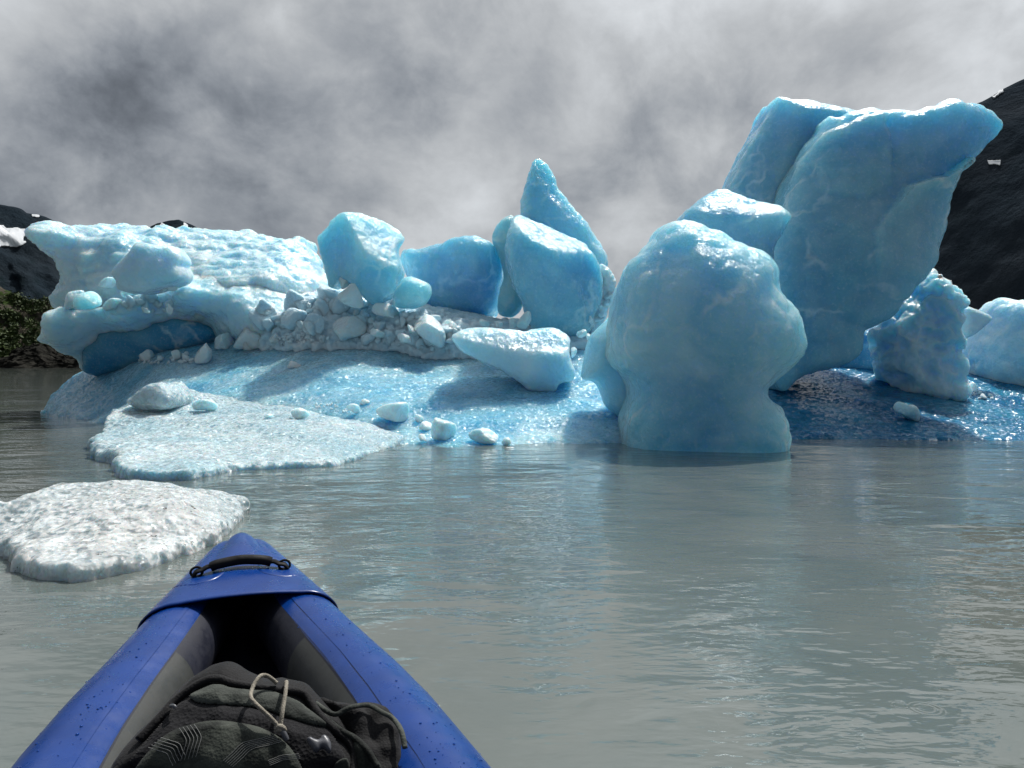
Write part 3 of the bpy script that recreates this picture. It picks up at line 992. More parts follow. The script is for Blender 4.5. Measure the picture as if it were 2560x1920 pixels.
block('ice_block', tr('L', [(112, 368), (150, 320), (260, 262), (340, 250), (420, 240), (560, 255), (700, 262), (830, 275), (950, 295), (985, 262), (1060, 258), (1110, 242), (1200, 238), (1280, 250), (1360, 300),
                            (1420, 345), (1440, 390), (1422, 470), (1415, 540), (1440, 640), (1488, 740), (1470, 800), (1440, 845), (1290, 855), (1262, 960), (1220, 1040), (1150, 1030), (1010, 960), (880, 860), (760, 770),
                            (640, 710), (500, 660), (380, 590), (270, 530), (190, 460)]),
      10.75, 0.42, M['ice_shelf'], r=0.2, h=0.018, k=0.06,
      cuts=((*tr('L', [(560, 560)])[0], -0.40, (-0.30, -0.80, -0.52)), (*tr('L', [(760, 500)])[0], -0.42, (0.10, -0.66, 0.75)), (*tr('L', [(1150, 800)])[0], -0.36, (0.1, -0.86, -0.5))),
      amps=(('n', 0.5, 0.035, 3), ('v', 0.12, 0.012), ('n', 0.06, 0.005)), seed=13.0,
      label='flat wedge shaped white block leaning on the blue ramp below the tall blocks', cat='ice block', group=GB)

# ------------------------------------------------------------------ right-hand group
block('mushroom_iceberg', C((490, 598), (530, 597), (570, 610), (620, 640), (700, 680), (770, 720), (830, 745), (880, 780), (905, 810), (910, 850), (912, 915), (950, 945), (985, 990), (1005, 1040), (1015, 1100),
                            (1030, 1190), (1000, 1230), (950, 1270), (900, 1300), (868, 1330), (865, 1350), (890, 1385), (930, 1420), (955, 1470), (962, 1540), (958, 1610), (930, 1720), (600, 1760), (260, 1720), (224, 1580),
                            (225, 1500), (228, 1430), (255, 1370), (262, 1310), (230, 1265), (185, 1235), (165, 1180), (165, 1120), (175, 1030), (190, 940), (215, 870), (240, 820), (300, 760), (350, 715), (375, 670), (420, 625)),
      8.75, 0.86, M['ice_blue'], r=0.62, h=0.018, ctrl=[(*C((500, 650))[0], 0.30), (*C((560, 1000))[0], -0.05), (*C((600, 1150))[0], -0.10), (*C((500, 1340))[0], 0.14), (*C((560, 1560))[0], 0.10), (*C((800, 1000))[0], 0.05)],
      amps=(('n', 0.8, 0.06, 3), ('d', 0.30, 0.028, 2), ('n', 0.2, 0.012, 3), ('n', 0.07, 0.005, 3)), seed=14.0,
      label='smooth mushroom shaped pale blue iceberg with a pinched waist, nearest on the right', cat='iceberg')
block('ice_block', C((200, 1000), (160, 1050), (110, 1090), (85, 1130), (70, 1200), (55, 1270), (60, 1295), (110, 1300), (130, 1330), (150, 1400), (195, 1440), (280, 1470), (350, 1400), (400, 1250), (350, 1050)),
      9.75, 0.45, M['ice_blue'], r=0.38, h=0.02, amps=(('n', 0.5, 0.045, 3), ('n', 0.1, 0.006)), seed=15.0,
      label='smaller bulging blue lobe half hidden behind the left side of the mushroom iceberg', cat='ice block', group=GB)
tower = empty('leaning_iceberg', tuple(np.array([4.6, 11.8, 0.6])), 'huge leaning deep blue ice tower overhanging to the right with a beaked top', 'iceberg')
front = block('ice_front', C((1000, 300), (1050, 225), (1075, 195), (1110, 178), (1150, 175), (1200, 155), (1235, 155), (1275, 128), (1330, 123), (1400, 128), (1480, 132), (1570, 130), (1620, 115), (1650, 100),
                             (1700, 108), (1760, 122), (1810, 140), (1840, 165), (1852, 205), (1840, 235), (1800, 275), (1760, 320), (1730, 355), (1700, 390), (1680, 440), (1660, 520), (1650, 580), (1635, 640),
                             (1610, 720), (1590, 790), (1550, 840), (1500, 890), (1440, 960), (1400, 1010), (1350, 1050), (1310, 1070), (1275, 1090), (1268, 1120), (1265, 1180), (1230, 1220), (1130, 1260),
                             (1040, 1275), (990, 1300), (900, 1350), (840, 1330), (780, 1200), (780, 900), (840, 600), (880, 480), (945, 380)),
              11.75, 0.72, M['ice_deep'], r=0.24, h=0.026, it=1,
              ctrl=[(*C((1100, 220))[0], 0.55), (*C((1500, 250))[0], -0.05), (*C((1800, 180))[0], 0.1), (*C((1300, 430))[0], 0.0), (*C((1300, 560))[0], -0.05), (*C((1100, 800))[0], -0.18), (*C((1500, 700))[0], 0.0),
                    (*C((900, 600))[0], 0.3), (*C((850, 1100))[0], 0.1), (*C((1150, 1150))[0], -0.2), (*C((1600, 650))[0], 0.25)],
              steps=((C((1340, 500), (1385, 492), (1440, 480), (1500, 468), (1545, 440), (1590, 405), (1622, 384), (1650, 398), (1690, 425), (1760, 440), (1760, 900), (1200, 1000), (1200, 700)), 8, 0.30, 0.55),
                     (C((1010, 330), (1050, 300), (1120, 240), (1200, 210), (1300, 180), (1300, 500), (1200, 560), (1040, 520)), 3, 0.12, 0.8)),
              amps=(('n', 1.2, 0.10, 3), ('d', 0.45, 0.035, 2), ('n', 0.3, 0.022, 3), ('n', 0.1, 0.008, 3)), parent=tower, seed=16.0)
front.parent = None
as_part(front, tower)
back_ = block('ice_back', C((640, 520), (670, 455), (700, 390), (740, 320), (790, 230), (830, 150), (860, 100), (900, 72), (950, 60), (1010, 65), (1060, 60), (1130, 72), (1200, 80), (1270, 90), (1340, 110), (1400, 128),
                            (1500, 200), (1500, 500), (1300, 900), (1000, 1000), (760, 900), (640, 700)),
              13.2, 0.9, M['ice_deep'], r=0.40, h=0.03, cuts=((*C((930, 400))[0], -0.85, (-0.62, -0.72, 0.20)), (*C((1200, 110))[0], -0.2, (0.2, -0.5, 0.85))), k=0.12,
              amps=(('n', 1.0, 0.07, 3), ('n', 0.3, 0.03, 3), ('n', 0.1, 0.01)), parent=tower, seed=18.0)
back_.parent = None
as_part(back_, tower)
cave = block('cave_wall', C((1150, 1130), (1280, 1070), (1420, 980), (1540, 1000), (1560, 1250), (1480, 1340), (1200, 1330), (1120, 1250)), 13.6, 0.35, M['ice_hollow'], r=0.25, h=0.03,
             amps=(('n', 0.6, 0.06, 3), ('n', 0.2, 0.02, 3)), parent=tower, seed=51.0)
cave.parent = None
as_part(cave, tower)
block('ice_block', C((470, 605), (530, 550), (590, 500), (640, 470), (690, 455), (715, 453), (740, 475), (800, 490), (860, 510), (910, 525), (945, 555), (972, 590), (965, 610), (930, 660), (900, 710), (880, 760),
                     (850, 900), (700, 950), (480, 900), (420, 750)),
      10.6, 0.62, M['ice_deep'], r=0.36, h=0.022, cuts=((*C((700, 540))[0], -0.45, (0.05, -0.62, 0.78)),), amps=(('n', 0.6, 0.05, 3), ('n', 0.2, 0.018, 3), ('n', 0.08, 0.006)), seed=19.0,
      label='shaded blue boulder wedged between the mushroom iceberg and the leaning tower', cat='ice block', group=GB)
block('ice_column', C((1480, 900), (1525, 850), (1585, 818), (1630, 858), (1650, 880), (1680, 910), (1722, 955), (1705, 1000), (1690, 1050), (1710, 1110), (1722, 1130), (1690, 1170), (1722, 1220), (1722, 1260), (1700, 1290),
                      (1737, 1320), (1722, 1370), (1690, 1400), (1620, 1410), (1500, 1390), (1400, 1340), (1325, 1240), (1312, 1190), (1312, 1130), (1300, 1095), (1350, 1050), (1410, 1000)),
      12.0, 0.5, M['ice_shelf'], r=0.34, h=0.022, sx=-0.15, amps=(('n', 0.8, 0.08, 2), ('l', 0.36, 0.13, 2), ('l', 0.15, 0.04, 2), ('n', 0.07, 0.008)), seed=20.0,
      label='knobbly icicled column of white and blue ice right of the dark cave', cat='ice column')
block('ice_fin', C((1690, 975), (1760, 990), (1838, 1020), (1832, 1045), (1790, 1075), (1740, 1105), (1690, 1130), (1660, 1060)), 12.9, 0.2, M['ice_chunk'], r=0.14, h=0.02,
      amps=(('n', 0.3, 0.03, 3),), seed=21.0, label='small white beak of ice jutting right from behind the knobbly column', cat='ice fin')
block('far_iceberg', C((1775, 1003), (1830, 970), (1890, 957), (1970, 965), (2060, 960), (2130, 1000), (2200, 1080), (2250, 1200), (2260, 1420), (2100, 1470), (1950, 1440), (1840, 1400), (1740, 1360), (1712, 1260), (1705, 1180),
                       (1730, 1110), (1755, 1060)),
      13.6, 1.0, M['ice_shelf'], r=0.7, h=0.028, amps=(('n', 1.1, 0.10, 3), ('d', 0.4, 0.035, 2), ('n', 0.1, 0.010, 3)), seed=22.0,
      label='bright turquoise rounded iceberg cut off by the right edge behind the column', cat='iceberg')
# ------------------------------------------------------------------ granular tongue and the floe by the bow
D = lambda *p: tr('D', p)
J = lambda *p: tr('J', p)
K = lambda *p: tr('K', p)
L = lambda *p: tr('L', p)
dz0 = lambda zx, zy, z=0.0: at_z(*tr('D', [(zx, zy)])[0], z)
front = [dz0(*p) for p in ((430, 500), (510, 575), (600, 592), (780, 604), (870, 590), (1000, 562), (1300, 546), (1500, 530), (1610, 500), (1660, 470))]
tip = dz0(370, 485, 0.06)
plan_l = [tuple(p[:2]) for p in front] + [(-1.2, 9.4), (-2.0, 10.6), (-3.4, 11.2), (-4.9, 11.4), (-5.1, 10.2), tuple(dz0(415, 430)[:2]), (tip[0], tip[1] + 0.15)]
cl = []
for i, p in enumerate(front):
    cl.append((p[0], p[1], (0.12, 0.12, 0.10, 0.09, 0.08, 0.06, 0.05, 0.04, 0.03, 0.02)[i]))
for zx, zy, Y in ((380, 485, 7.30), (440, 430, 7.7), (420, 375, 8.9), (480, 310, 9.3), (560, 255, 10.2), (640, 205, 10.5), (740, 185, 10.6), (830, 250, 10.3), (950, 280, 10.0), (650, 330, 9.3), (800, 400, 8.2),
                  (560, 450, 7.2), (700, 505, 6.7), (860, 490, 6.75), (1000, 450, 7.5), (1000, 330, 9.0), (1200, 430, 7.7), (1400, 450, 7.6), (1300, 360, 8.6), (1550, 440, 8.0), (1500, 370, 8.6)):
    cl.append(tuple(at(*tr('D', [(zx, zy)])[0], Y)))
cl += [(-3.4, 11.4, 0.35), (-4.9, 11.6, 0.3), (-1.4, 9.8, 0.1)]
hblock('ice_tongue', plan_l, cl, M['ice_white'], h=0.022, k=0.06, bottom=-0.3, amps=(('n', 0.35, 0.045, 3), ('n', 0.10, 0.008, 3)), seed=31.0, edge=0.16, edge_size=0.8,
       label='low tongue of granular white ice lying along the waterline in front of the blue ramp', cat='ice floe')

front = [dz0(*p) for p in ((-260, 850), (-120, 900), (0, 935), (40, 960), (90, 1002), (180, 1042), (240, 1038), (340, 1050), (500, 1018), (700, 962), (850, 912), (980, 868), (1060, 800))]
pr = [tuple(dz0(1102, 725, 0.02)[:2]), tuple(dz0(1098, 690, 0.06)[:2]), tuple(dz0(1000, 648, 0.12)[:2]), tuple(dz0(800, 620, 0.16)[:2]), tuple(dz0(600, 596, 0.20)[:2]), tuple(dz0(420, 598, 0.24)[:2]),
      tuple(dz0(230, 592, 0.24)[:2]), tuple(dz0(130, 635, 0.24)[:2]), tuple(dz0(0, 668, 0.22)[:2]), tuple(dz0(-260, 690, 0.22)[:2])]
plan_f = [tuple(p[:2]) for p in front] + pr
cen = np.mean(np.array(plan_f), 0)
cl = [(p[0], p[1], zz) for p, zz in zip(pr, (0.07, 0.09, 0.12, 0.16, 0.20, 0.225, 0.225, 0.225, 0.22, 0.22))] + [(p[0] * 0.94 + cen[0] * 0.06, p[1] * 0.94 + cen[1] * 0.06, 0.075) for p in front] + [(cen[0], cen[1], 0.19), (cen[0] - 0.7, cen[1], 0.19), (cen[0] + 0.4, cen[1] + 0.1, 0.18)]
hblock('ice_floe', plan_f, cl, M['ice_floe'], h=0.0125, k=0.045, bottom=-0.12, amps=(('n', 0.30, 0.026, 3), ('d', 0.12, 0.007, 2), ('n', 0.045, 0.004, 3)), seed=33.0, edge=0.08, edge_size=0.35,
       label='flat crystalline white ice floe floating beside the kayak bow', cat='ice floe')

# ------------------------------------------------------------------ loose pieces resting on the iceberg
bpy.context.view_layer.update()


def world_bvh(objs):
    vs, fs, off = [], [], 0
    for o in objs:
        mw = np.array(o.matrix_world)
        co = np.empty(len(o.data.vertices) * 3, dtype=np.float32)
        o.data.vertices.foreach_get('co', co)
        co = co.reshape(-1, 3) @ mw[:3, :3].T + mw[:3, 3]
        vs.append(co)
        fs += [tuple(off + k for k in p.vertices) for p in o.data.polygons]
        off += len(co)
    return BVHTree.FromPolygons(np.concatenate(vs).tolist(), fs)


ice_all = [o for o in scene.objects if o.type == 'MESH' and o.name.split('.')[0].startswith(('ice_', 'mushroom', 'far_ice')) and o.name != 'ice_floe']
ramp_bvh = world_bvh([slab, base_r, bpy.data.objects['ice_tongue']])

# a bank of crushed ice at the foot of the tall blocks carries the loose rubble
bank_pl = [(-4.6, 13.5), (-3.8, 12.75), (-2.6, 12.6), (-1.6, 12.35), (-0.6, 12.0), (0.3, 11.75), (1.0, 12.1), (1.6, 12.6), (1.4, 14.0), (0.0, 14.6), (-2.0, 14.6), (-4.2, 14.4)]
bc = [tuple(atO(*p)) for p in ((600, 712, 13.1), (700, 700, 12.9), (720, 640, 13.5), (800, 720, 12.6), (790, 660, 13.3), (860, 700, 12.5), (900, 680, 12.9), (960, 720, 12.2), (1000, 700, 12.6), (1100, 705, 12.6),
                               (1200, 712, 12.5), (640, 650, 13.8), (950, 670, 13.4))]
bc += [(-4.5, 14.2, 1.6), (0, 14.5, 1.55), (-2.0, 14.5, 2.0), (1.5, 13.5, 1.3)] + [(x, y - 0.1, 1.12) for x, y in bank_pl[1:5]] + [(0.3, 11.7, 0.95)]
bank = hblock('ice_rubble_bank', bank_pl, bc, M['ice_lump'], h=0.035, k=0.15, bottom=0.4, amps=(('n', 0.5, 0.06, 3), ('l', 0.30, 0.13, 3), ('l', 0.13, 0.035, 2), ('n', 0.06, 0.008)), seed=41.0,
              label='bank of crushed grey white ice heaped along the foot of the tall blocks', cat='ice rubble')
bpy.context.view_layer.update()
ice_all.append(bank)
all_bvh = world_bvh(ice_all)
floor_bvh = world_bvh([slab, base_r, bank, bpy.data.objects['ice_tongue'], ledge])


OFF = 0.35


def chunk(outline, label, T=None, name='ice_chunk', mat='ice_chunk', on=None, Y=None, lean=0.0, cuts=None, seed=None, sink=0.02):
    o2 = np.array([p[:2] for p in outline])
    if Y is None:
        k = o2[:, 1].argmax()
        px, py = o2[np.abs(o2[:, 1] - o2[k, 1]) < 8][:, 0].mean(), o2[k, 1]
        p, _ = hit(on or floor_bvh, px, py)
        Y = p.y if p is not None else 11.0
    wdt = (o2[:, 0].max() - o2[:, 0].min()) / 2.5 / F_PX * Y
    hgt = (o2[:, 1].max() - o2[:, 1].min()) / 2.5 / F_PX * Y
    T = T or 0.42 * min(wdt, hgt * 1.3)
    h = max(0.006, min(0.02, min(wdt, hgt) / 16))
    sd = seed if seed is not None else float(abs(hash((round(o2[0, 0]), round(o2[0, 1])))) % 97)
    r_ = np.random.default_rng(int(sd) + 5)
    mx, my = o2.mean(0)
    if cuts is None:
        cuts = []
        for q in range(5):
            n = np.array([r_.normal(), -abs(r_.normal()) - 0.35, r_.normal() * 0.8 + 0.15])
            n /= np.linalg.norm(n)
            off = T * r_.uniform(0.62, 0.85) * (abs(n[1]) + 0.25)
            cc = at(mx, my, Y + T * OFF) + n * off
            f = np.linalg.norm(cc)
            # express the plane's anchor as pixel + depth offset
            a = (cc[0] / cc[1], (cc[2] - CAM_H) / cc[1])
            b_ = (a[1] * CP + SP) / (CP - a[1] * SP)
            aa = a[0] * (CP + b_ * SP)
            cuts.append(((aa * F_PX + 512) * 2.5, (384 - b_ * F_PX) * 2.5, cc[1] - (Y + T * OFF), tuple(n)))
    return block(name, outline, Y + T * OFF, T, M[mat], r=T * 0.55, h=h, cuts=cuts, k=0.05 * max(wdt, 0.2), sz=lean, it=1,
                 amps=(('n', max(wdt, hgt) * 0.5, 0.035 * wdt, 3), ('n', 0.05, min(0.006, 0.02 * wdt), 2)), seed=sd, label=label, cat='ice chunk', group='loose chunks of ice on the iceberg')


chunk(J((395, 225), (440, 165), (510, 140), (560, 145), (580, 140), (640, 185), (690, 220), (710, 270), (705, 330), (650, 345), (450, 345), (420, 300)), 'domed white boulder of ice behind two smaller chunks at the head of the ramp', T=0.3)
chunk(J((470, 245), (520, 215), (600, 212), (640, 250), (650, 330), (610, 360), (500, 352), (470, 300)), 'pale round chunk standing in front of the domed white ice boulder')
chunk(J((275, 265), (330, 230), (342, 240), (370, 215), (420, 210), (460, 250), (475, 310), (450, 348), (370, 350), (290, 347), (280, 300)), 'notched white chunk just left of the domed ice boulder')
chunk(K((1880, 1110), (1990, 1108), (2010, 1170), (2070, 1220), (2072, 1310), (2040, 1392), (1930, 1392), (1860, 1372), (1820, 1270), (1860, 1170)), 'upright knob of ice with a flat top, alone at the edge of the ramp')
chunk(J((705, 270), (730, 225), (765, 220), (800, 270), (790, 305), (720, 305)), 'little cone shaped chunk right of the domed ice boulder')
chunk(K((1135, 1340), (1180, 1280), (1240, 1250), (1275, 1212), (1340, 1228), (1378, 1300), (1360, 1355), (1250, 1372), (1140, 1367)), 'angular chunk with a pointed top under the dark blue hollow')
chunk(K((1370, 1340), (1390, 1253), (1450, 1290), (1500, 1340), (1450, 1365)), 'small sharp shard beside the pointed angular chunk')
chunk(K((1505, 1300), (1560, 1250), (1630, 1218), (1680, 1235), (1705, 1290), (1690, 1345), (1540, 1350)), 'low pale lump between the sharp shard and the upright knob')
chunk(K((640, 1332), (720, 1325), (780, 1295), (850, 1292), (930, 1330), (972, 1375), (950, 1408), (860, 1422), (780, 1390), (690, 1372)), 'white slipper shaped chunk at the far left end of the ramp')
chunk(K((250, 580), (330, 530), (420, 505), (520, 500), (500, 600), (460, 735), (400, 728), (320, 745), (290, 680)), 'shaded outer lump at the left end of the ledge top', Y=13.58)
chunk(K((390, 650), (420, 590), (500, 520), (600, 492), (680, 490), (740, 540), (768, 592), (760, 615), (722, 705), (600, 735), (470, 745), (400, 722)), 'big smooth pale lump sitting on the left end of the ledge', Y=13.38, mat='ice_blue')
chunk(K((895, 560), (940, 520), (1040, 508), (1150, 515), (1200, 530), (1130, 570), (1040, 620), (900, 600)), 'flat topped white chunk behind the ledge heap', Y=13.58)
chunk(K((725, 700), (780, 630), (870, 600), (1000, 600), (1030, 640), (1000, 690), (870, 745), (750, 748)), 'glossy clear edged chunk lying on the ledge beside the big smooth lump', Y=13.33)
chunk(K((1215, 460), (1230, 400), (1270, 373), (1370, 368), (1340, 410), (1310, 470)), 'small bright cube of ice at the crest of the ledge', Y=13.63)
chunk(K((675, 440), (760, 380), (850, 338), (930, 380), (978, 465), (820, 480), (700, 472)), 'lilac grey triangular slab in shade under the perched pale block', Y=13.98, T=0.12)
chunk(K((1480, 620), (1510, 640), (1600, 720), (1645, 775), (1600, 815), (1550, 815), (1520, 770), (1490, 690)), 'tongue shaped splinter stuck to the ledge face', Y=13.13, T=0.08)
chunk(K((1190, 720), (1260, 705), (1330, 770), (1310, 800), (1230, 770)), 'tiny white splinter on the ledge face left of the tongue shaped one', Y=13.18, T=0.06)
chunk(J((640, 0), (710, -10), (712, 40), (690, 70), (650, 60)), 'small square chunk high on the right part of the ledge', Y=13.38)
chunk(J((1170, 155), (1230, 105), (1300, 88), (1400, 95), (1450, 125), (1485, 180), (1480, 222), (1440, 250), (1360, 265), (1300, 290), (1260, 275), (1235, 240), (1195, 195)), 'large egg shaped white chunk resting on the rubble bank', T=0.3)
chunk(J((1360, 60), (1385, 38), (1410, 60), (1415, 110), (1370, 110)), 'small upright splinter sticking up behind the egg shaped chunk', Y=12.9)
chunk(J((1775, 95), (1830, 60), (1900, 52), (1950, 70), (2010, 130), (2070, 200), (2085, 280), (2060, 350), (1950, 300), (1860, 240), (1800, 160)), 'rounded grey boulder with a glittering shoulder on the rubble bank', Y=12.05, T=0.3, mat='ice_chunk')
chunk(J((1985, 90), (2060, 82), (2110, 130), (2225, 165), (2180, 300), (2180, 385), (2090, 360), (2080, 260), (2040, 190)), 'shadowed lilac slab between the grey boulder and the wedge block', Y=12.2, T=0.2, mat='ice_chunk')
chunk(J((1490, 0), (1600, -20), (1680, 15), (1775, 60), (1772, 112), (1680, 118), (1600, 95), (1490, 70)), 'flat grey slab under the faceted glittering block', Y=12.5, T=0.2)
chunk(J((1590, 260), (1640, 243), (1680, 280), (1668, 322), (1610, 315)), 'crisp little cube in front of the rubble bank')
chunk(J((1480, 180), (1540, 190), (1620, 230), (1600, 255), (1500, 250)), 'long pale lump lying right of the egg shaped chunk', Y=12.2)
chunk(J((1650, 215), (1760, 225), (1860, 290), (1840, 315), (1720, 290)), 'elongated white lump sloping down the right end of the rubble bank', Y=11.95)
chunk(J((1730, 150), (1800, 155), (1870, 220), (1860, 260), (1780, 235)), 'smooth oval lump left of the grey boulder', Y=12.1)
chunk(J((860, 825), (900, 805), (960, 795), (1010, 820), (1095, 872), (1000, 876), (930, 884), (890, 862)), 'flat white shard at the top edge of the granular tongue')
chunk(J((1305, 785), (1350, 760), (1400, 770), (1440, 845), (1400, 858), (1360, 832), (1310, 802)), 'translucent chunk left of the large rock shaped piece on the ramp')
chunk(J((1390, 742), (1430, 722), (1470, 735), (1500, 755), (1440, 778), (1400, 772)), 'tiny cluster piece uphill of the translucent chunk')
chunk(J((1508, 825), (1570, 780), (1640, 765), (1775, 750), (1800, 790), (1822, 840), (1817, 920), (1790, 937), (1680, 905), (1580, 882)), 'rock shaped white chunk, largest of the loose pieces low on the ramp', mat='ice_chunk')
chunk(J((1825, 845), (1870, 850), (1912, 885), (1905, 908), (1830, 912)), 'small nub touching the right side of the rock shaped chunk')
chunk(J((1860, 935), (1900, 897), (1975, 890), (1960, 975), (1870, 970)), 'half hidden clear piece behind the squarish frosted chunk')
chunk(J((1938, 965), (1975, 900), (1985, 870), (2010, 885), (2100, 900), (2160, 930), (2182, 980), (2172, 1030), (2100, 1052), (2000, 1057), (1945, 1042)), 'squarish frosted chunk at the waterline in the middle', mat='ice_chunk')
chunk(J((1820, 1040), (1860, 1000), (1930, 990), (1945, 1030), (1920, 1072), (1850, 1077)), 'small round chunk at the waterline left of the squarish frosted one', mat='ice_chunk')
chunk(L((300, 1440), (340, 1390), (430, 1350), (550, 1365), (620, 1410), (642, 1460), (600, 1532), (470, 1535), (340, 1482)), 'rounded frosted chunk at the waterline right of the squarish one', mat='ice_chunk')
chunk(L((662, 1515), (700, 1460), (760, 1455), (785, 1532), (700, 1548)), 'small wet nub at the waterline, rightmost of the frosted chunks', mat='ice_chunk')
chunk(L((700, 1575), (760, 1560), (850, 1570), (885, 1605), (830, 1630), (780, 1612)), 'tiny yellowish bit of ice afloat just off the waterline', Y=8.45, T=0.05, mat='ice_chunk')
chunk(J((95, 745), (180, 730), (260, 733), (310, 760), (330, 790), (310, 822), (200, 826), (110, 800)), 'loaf shaped white chunk on top of the granular tongue', mat='ice_chunk')
chunk(D((560, 250), (640, 198), (700, 170), (770, 168), (815, 195), (834, 240), (800, 285), (700, 290), (620, 280)), 'smooth snowy hump at the crest of the granular tongue', T=0.45, mat='ice_white', cuts=())
chunk(J((818, 475), (860, 435), (950, 443), (978, 482), (900, 496), (830, 494)), 'frosted pebble of ice lying midway up the ramp')
chunk(J((665, 860), (720, 840), (780, 867), (700, 878)), 'faint low bump of ice along the edge of the tongue')
chunk(tr('M', [(1110, 1250), (1150, 1205), (1200, 1220), (1240, 1242), (1275, 1233), (1310, 1270), (1357, 1310), (1352, 1372), (1320, 1380), (1240, 1352), (1130, 1302)]), 'lone lilac white chunk at the mouth of the dark blue cave', on=ramp_bvh)
chunk(tr('M', [(1735, 1060), (1780, 1045), (1815, 1090), (1800, 1130), (1745, 1120)]), 'small rounded lump at the foot of the knobbly column', Y=11.9)
chunk(B((245, 980), (300, 940), (370, 887), (410, 950), (472, 1065), (380, 1070), (290, 1025)), 'dark grey pyramid shaped shard under the faceted block', Y=12.35, T=0.12)
chunk(B((256, 845), (320, 836), (380, 880), (330, 940), (268, 945)), 'dark triangular shard tucked behind the grey pyramid shard', Y=12.6, T=0.1)
chunk(L((818, 265), (850, 170), (920, 90), (990, 60), (1032, 90), (1048, 200), (1030, 270), (900, 285)), 'upright rounded flake leaning on the tall rounded block', Y=11.7, T=0.07)
chunk(L((728, 150), (860, 140), (920, 90), (850, 210), (815, 275), (740, 260)), 'tilted flake left of the upright rounded flake', Y=11.85, T=0.07)
chunk(L((398, 145), (430, 138), (520, 190), (605, 255), (460, 260)), 'thin pointed flake at the foot of the wide shaded wall', Y=11.9, T=0.06)
chunk(L((588, 195), (650, 173), (690, 195), (695, 250), (600, 260)), 'stubby flake between the thin pointed flake and the tilted one', Y=11.95, T=0.07)
chunk(L((1470, 320), (1590, 262), (1612, 340), (1520, 380)), 'white lump in the gap left of the mushroom iceberg', Y=11.6, T=0.1)
chunk(L((1590, 330), (1630, 308), (1655, 360), (1605, 398)), 'glistening pebble in the gap beside the mushroom iceberg', Y=11.3, T=0.06)
chunk(L((1425, 430), (1500, 495), (1480, 560), (1430, 600)), 'small fin of ice peeping out behind the right end of the wedge block', Y=11.2, T=0.08)

# rubble: lumps nothing tells apart
lumps = []
for i in range(7):
    r_ = np.random.default_rng(100 + i)
    n = 26
    g = np.linspace(-1.35, 1.35, n)
    X, Y_, Z = np.meshgrid(g, g, g, indexing='ij')
    f = np.sqrt(X ** 2 + (Y_ * 1.15) ** 2 + (Z * 1.3) ** 2) - 1.05
    for q in range(11):
        nv = r_.normal(size=3)
        nv /= np.linalg.norm(nv)
        f = smax(f, X * nv[0] + Y_ * nv[1] + Z * nv[2] - r_.uniform(0.45, 0.9), 0.24)
    v, q = surface_nets(f, np.array([g[0]] * 3), g[1] - g[0])
    v = displaced(v, q, (('n', 0.7, 0.10, 2), ('n', 0.25, 0.03, 2)), seed=i * 3.1)
    o = mesh_obj('ice_lump', v, q, M['ice_lump'], origin=(0, 0, 0))
    lumps.append(o)
used = [False] * len(lumps)
zones = ((J((1420, 130), (1560, 95), (1640, 110), (1760, 150), (1880, 245), (2000, 300), (2110, 375), (1980, 355), (1700, 318), (1500, 290), (1300, 300), (1420, 240)), 44, (0.06, 0.17),
          'pale ice lump among the heaped rubble right of the egg shaped chunk', 'rubble lumps right of the egg shaped chunk'),
         (J((700, 305), (820, 255), (1000, 245), (1170, 268), (1240, 300), (900, 305), (720, 340)), 46, (0.025, 0.07), 'small white crumb in the strip between the domed boulder and the egg shaped chunk',
          'ice crumbs between the domed boulder and the egg shaped chunk'),
         (J((560, 170), (700, 210), (900, 205), (1130, 240), (1180, 110), (1380, 40), (1250, -60), (950, -60), (700, 40)), 34, (0.09, 0.28), 'pale shaded ice lump in the bank under the right end of the ledge',
          'shaded lumps in the rubble bank'),
         (K((1130, 1372), (1500, 1345), (1750, 1260), (1850, 1385), (1300, 1396)), 34, (0.03, 0.08), 'white crumb of ice in the strip under the dark blue hollow', 'ice crumbs under the dark blue hollow'),
         (K((780, 740), (1000, 640), (1280, 540), (1500, 420), (1700, 360), (1680, 600), (1500, 800), (1200, 760), (900, 770)), 28, (0.05, 0.15), 'pale white lump heaped over the middle of the ledge', 'lumps heaped over the ledge'),
         (B((1900, 1150), (1960, 1050), (2030, 960), (2050, 1010), (1990, 1130), (1930, 1220)), 16, (0.05, 0.13), 'white lump crumbled at the right foot of the tall rounded block', 'lumps right of the tall rounded block'),
         (J((1030, 800), (1080, 755), (1200, 770), (1350, 830), (1300, 850), (1150, 800)), 26, (0.012, 0.03), 'glinting crumb of clear ice scattered low on the ramp', 'crumbs low on the ramp'),
         (tr('M', [(1740, 1100), (1900, 1150), (2000, 1200), (1850, 1200), (1740, 1160)]), 10, (0.03, 0.08), 'small lump in the litter right of the knobbly column', 'lumps right of the knobbly column'),
         (J((1560, 0), (1800, 80), (2000, 100), (2200, 170), (2150, 330), (1900, 200), (1700, 120)), 20, (0.06, 0.2), 'shaded ice lump between the egg shaped chunk and the wide shaded wall', 'shaded lumps at the foot of the wide wall'))
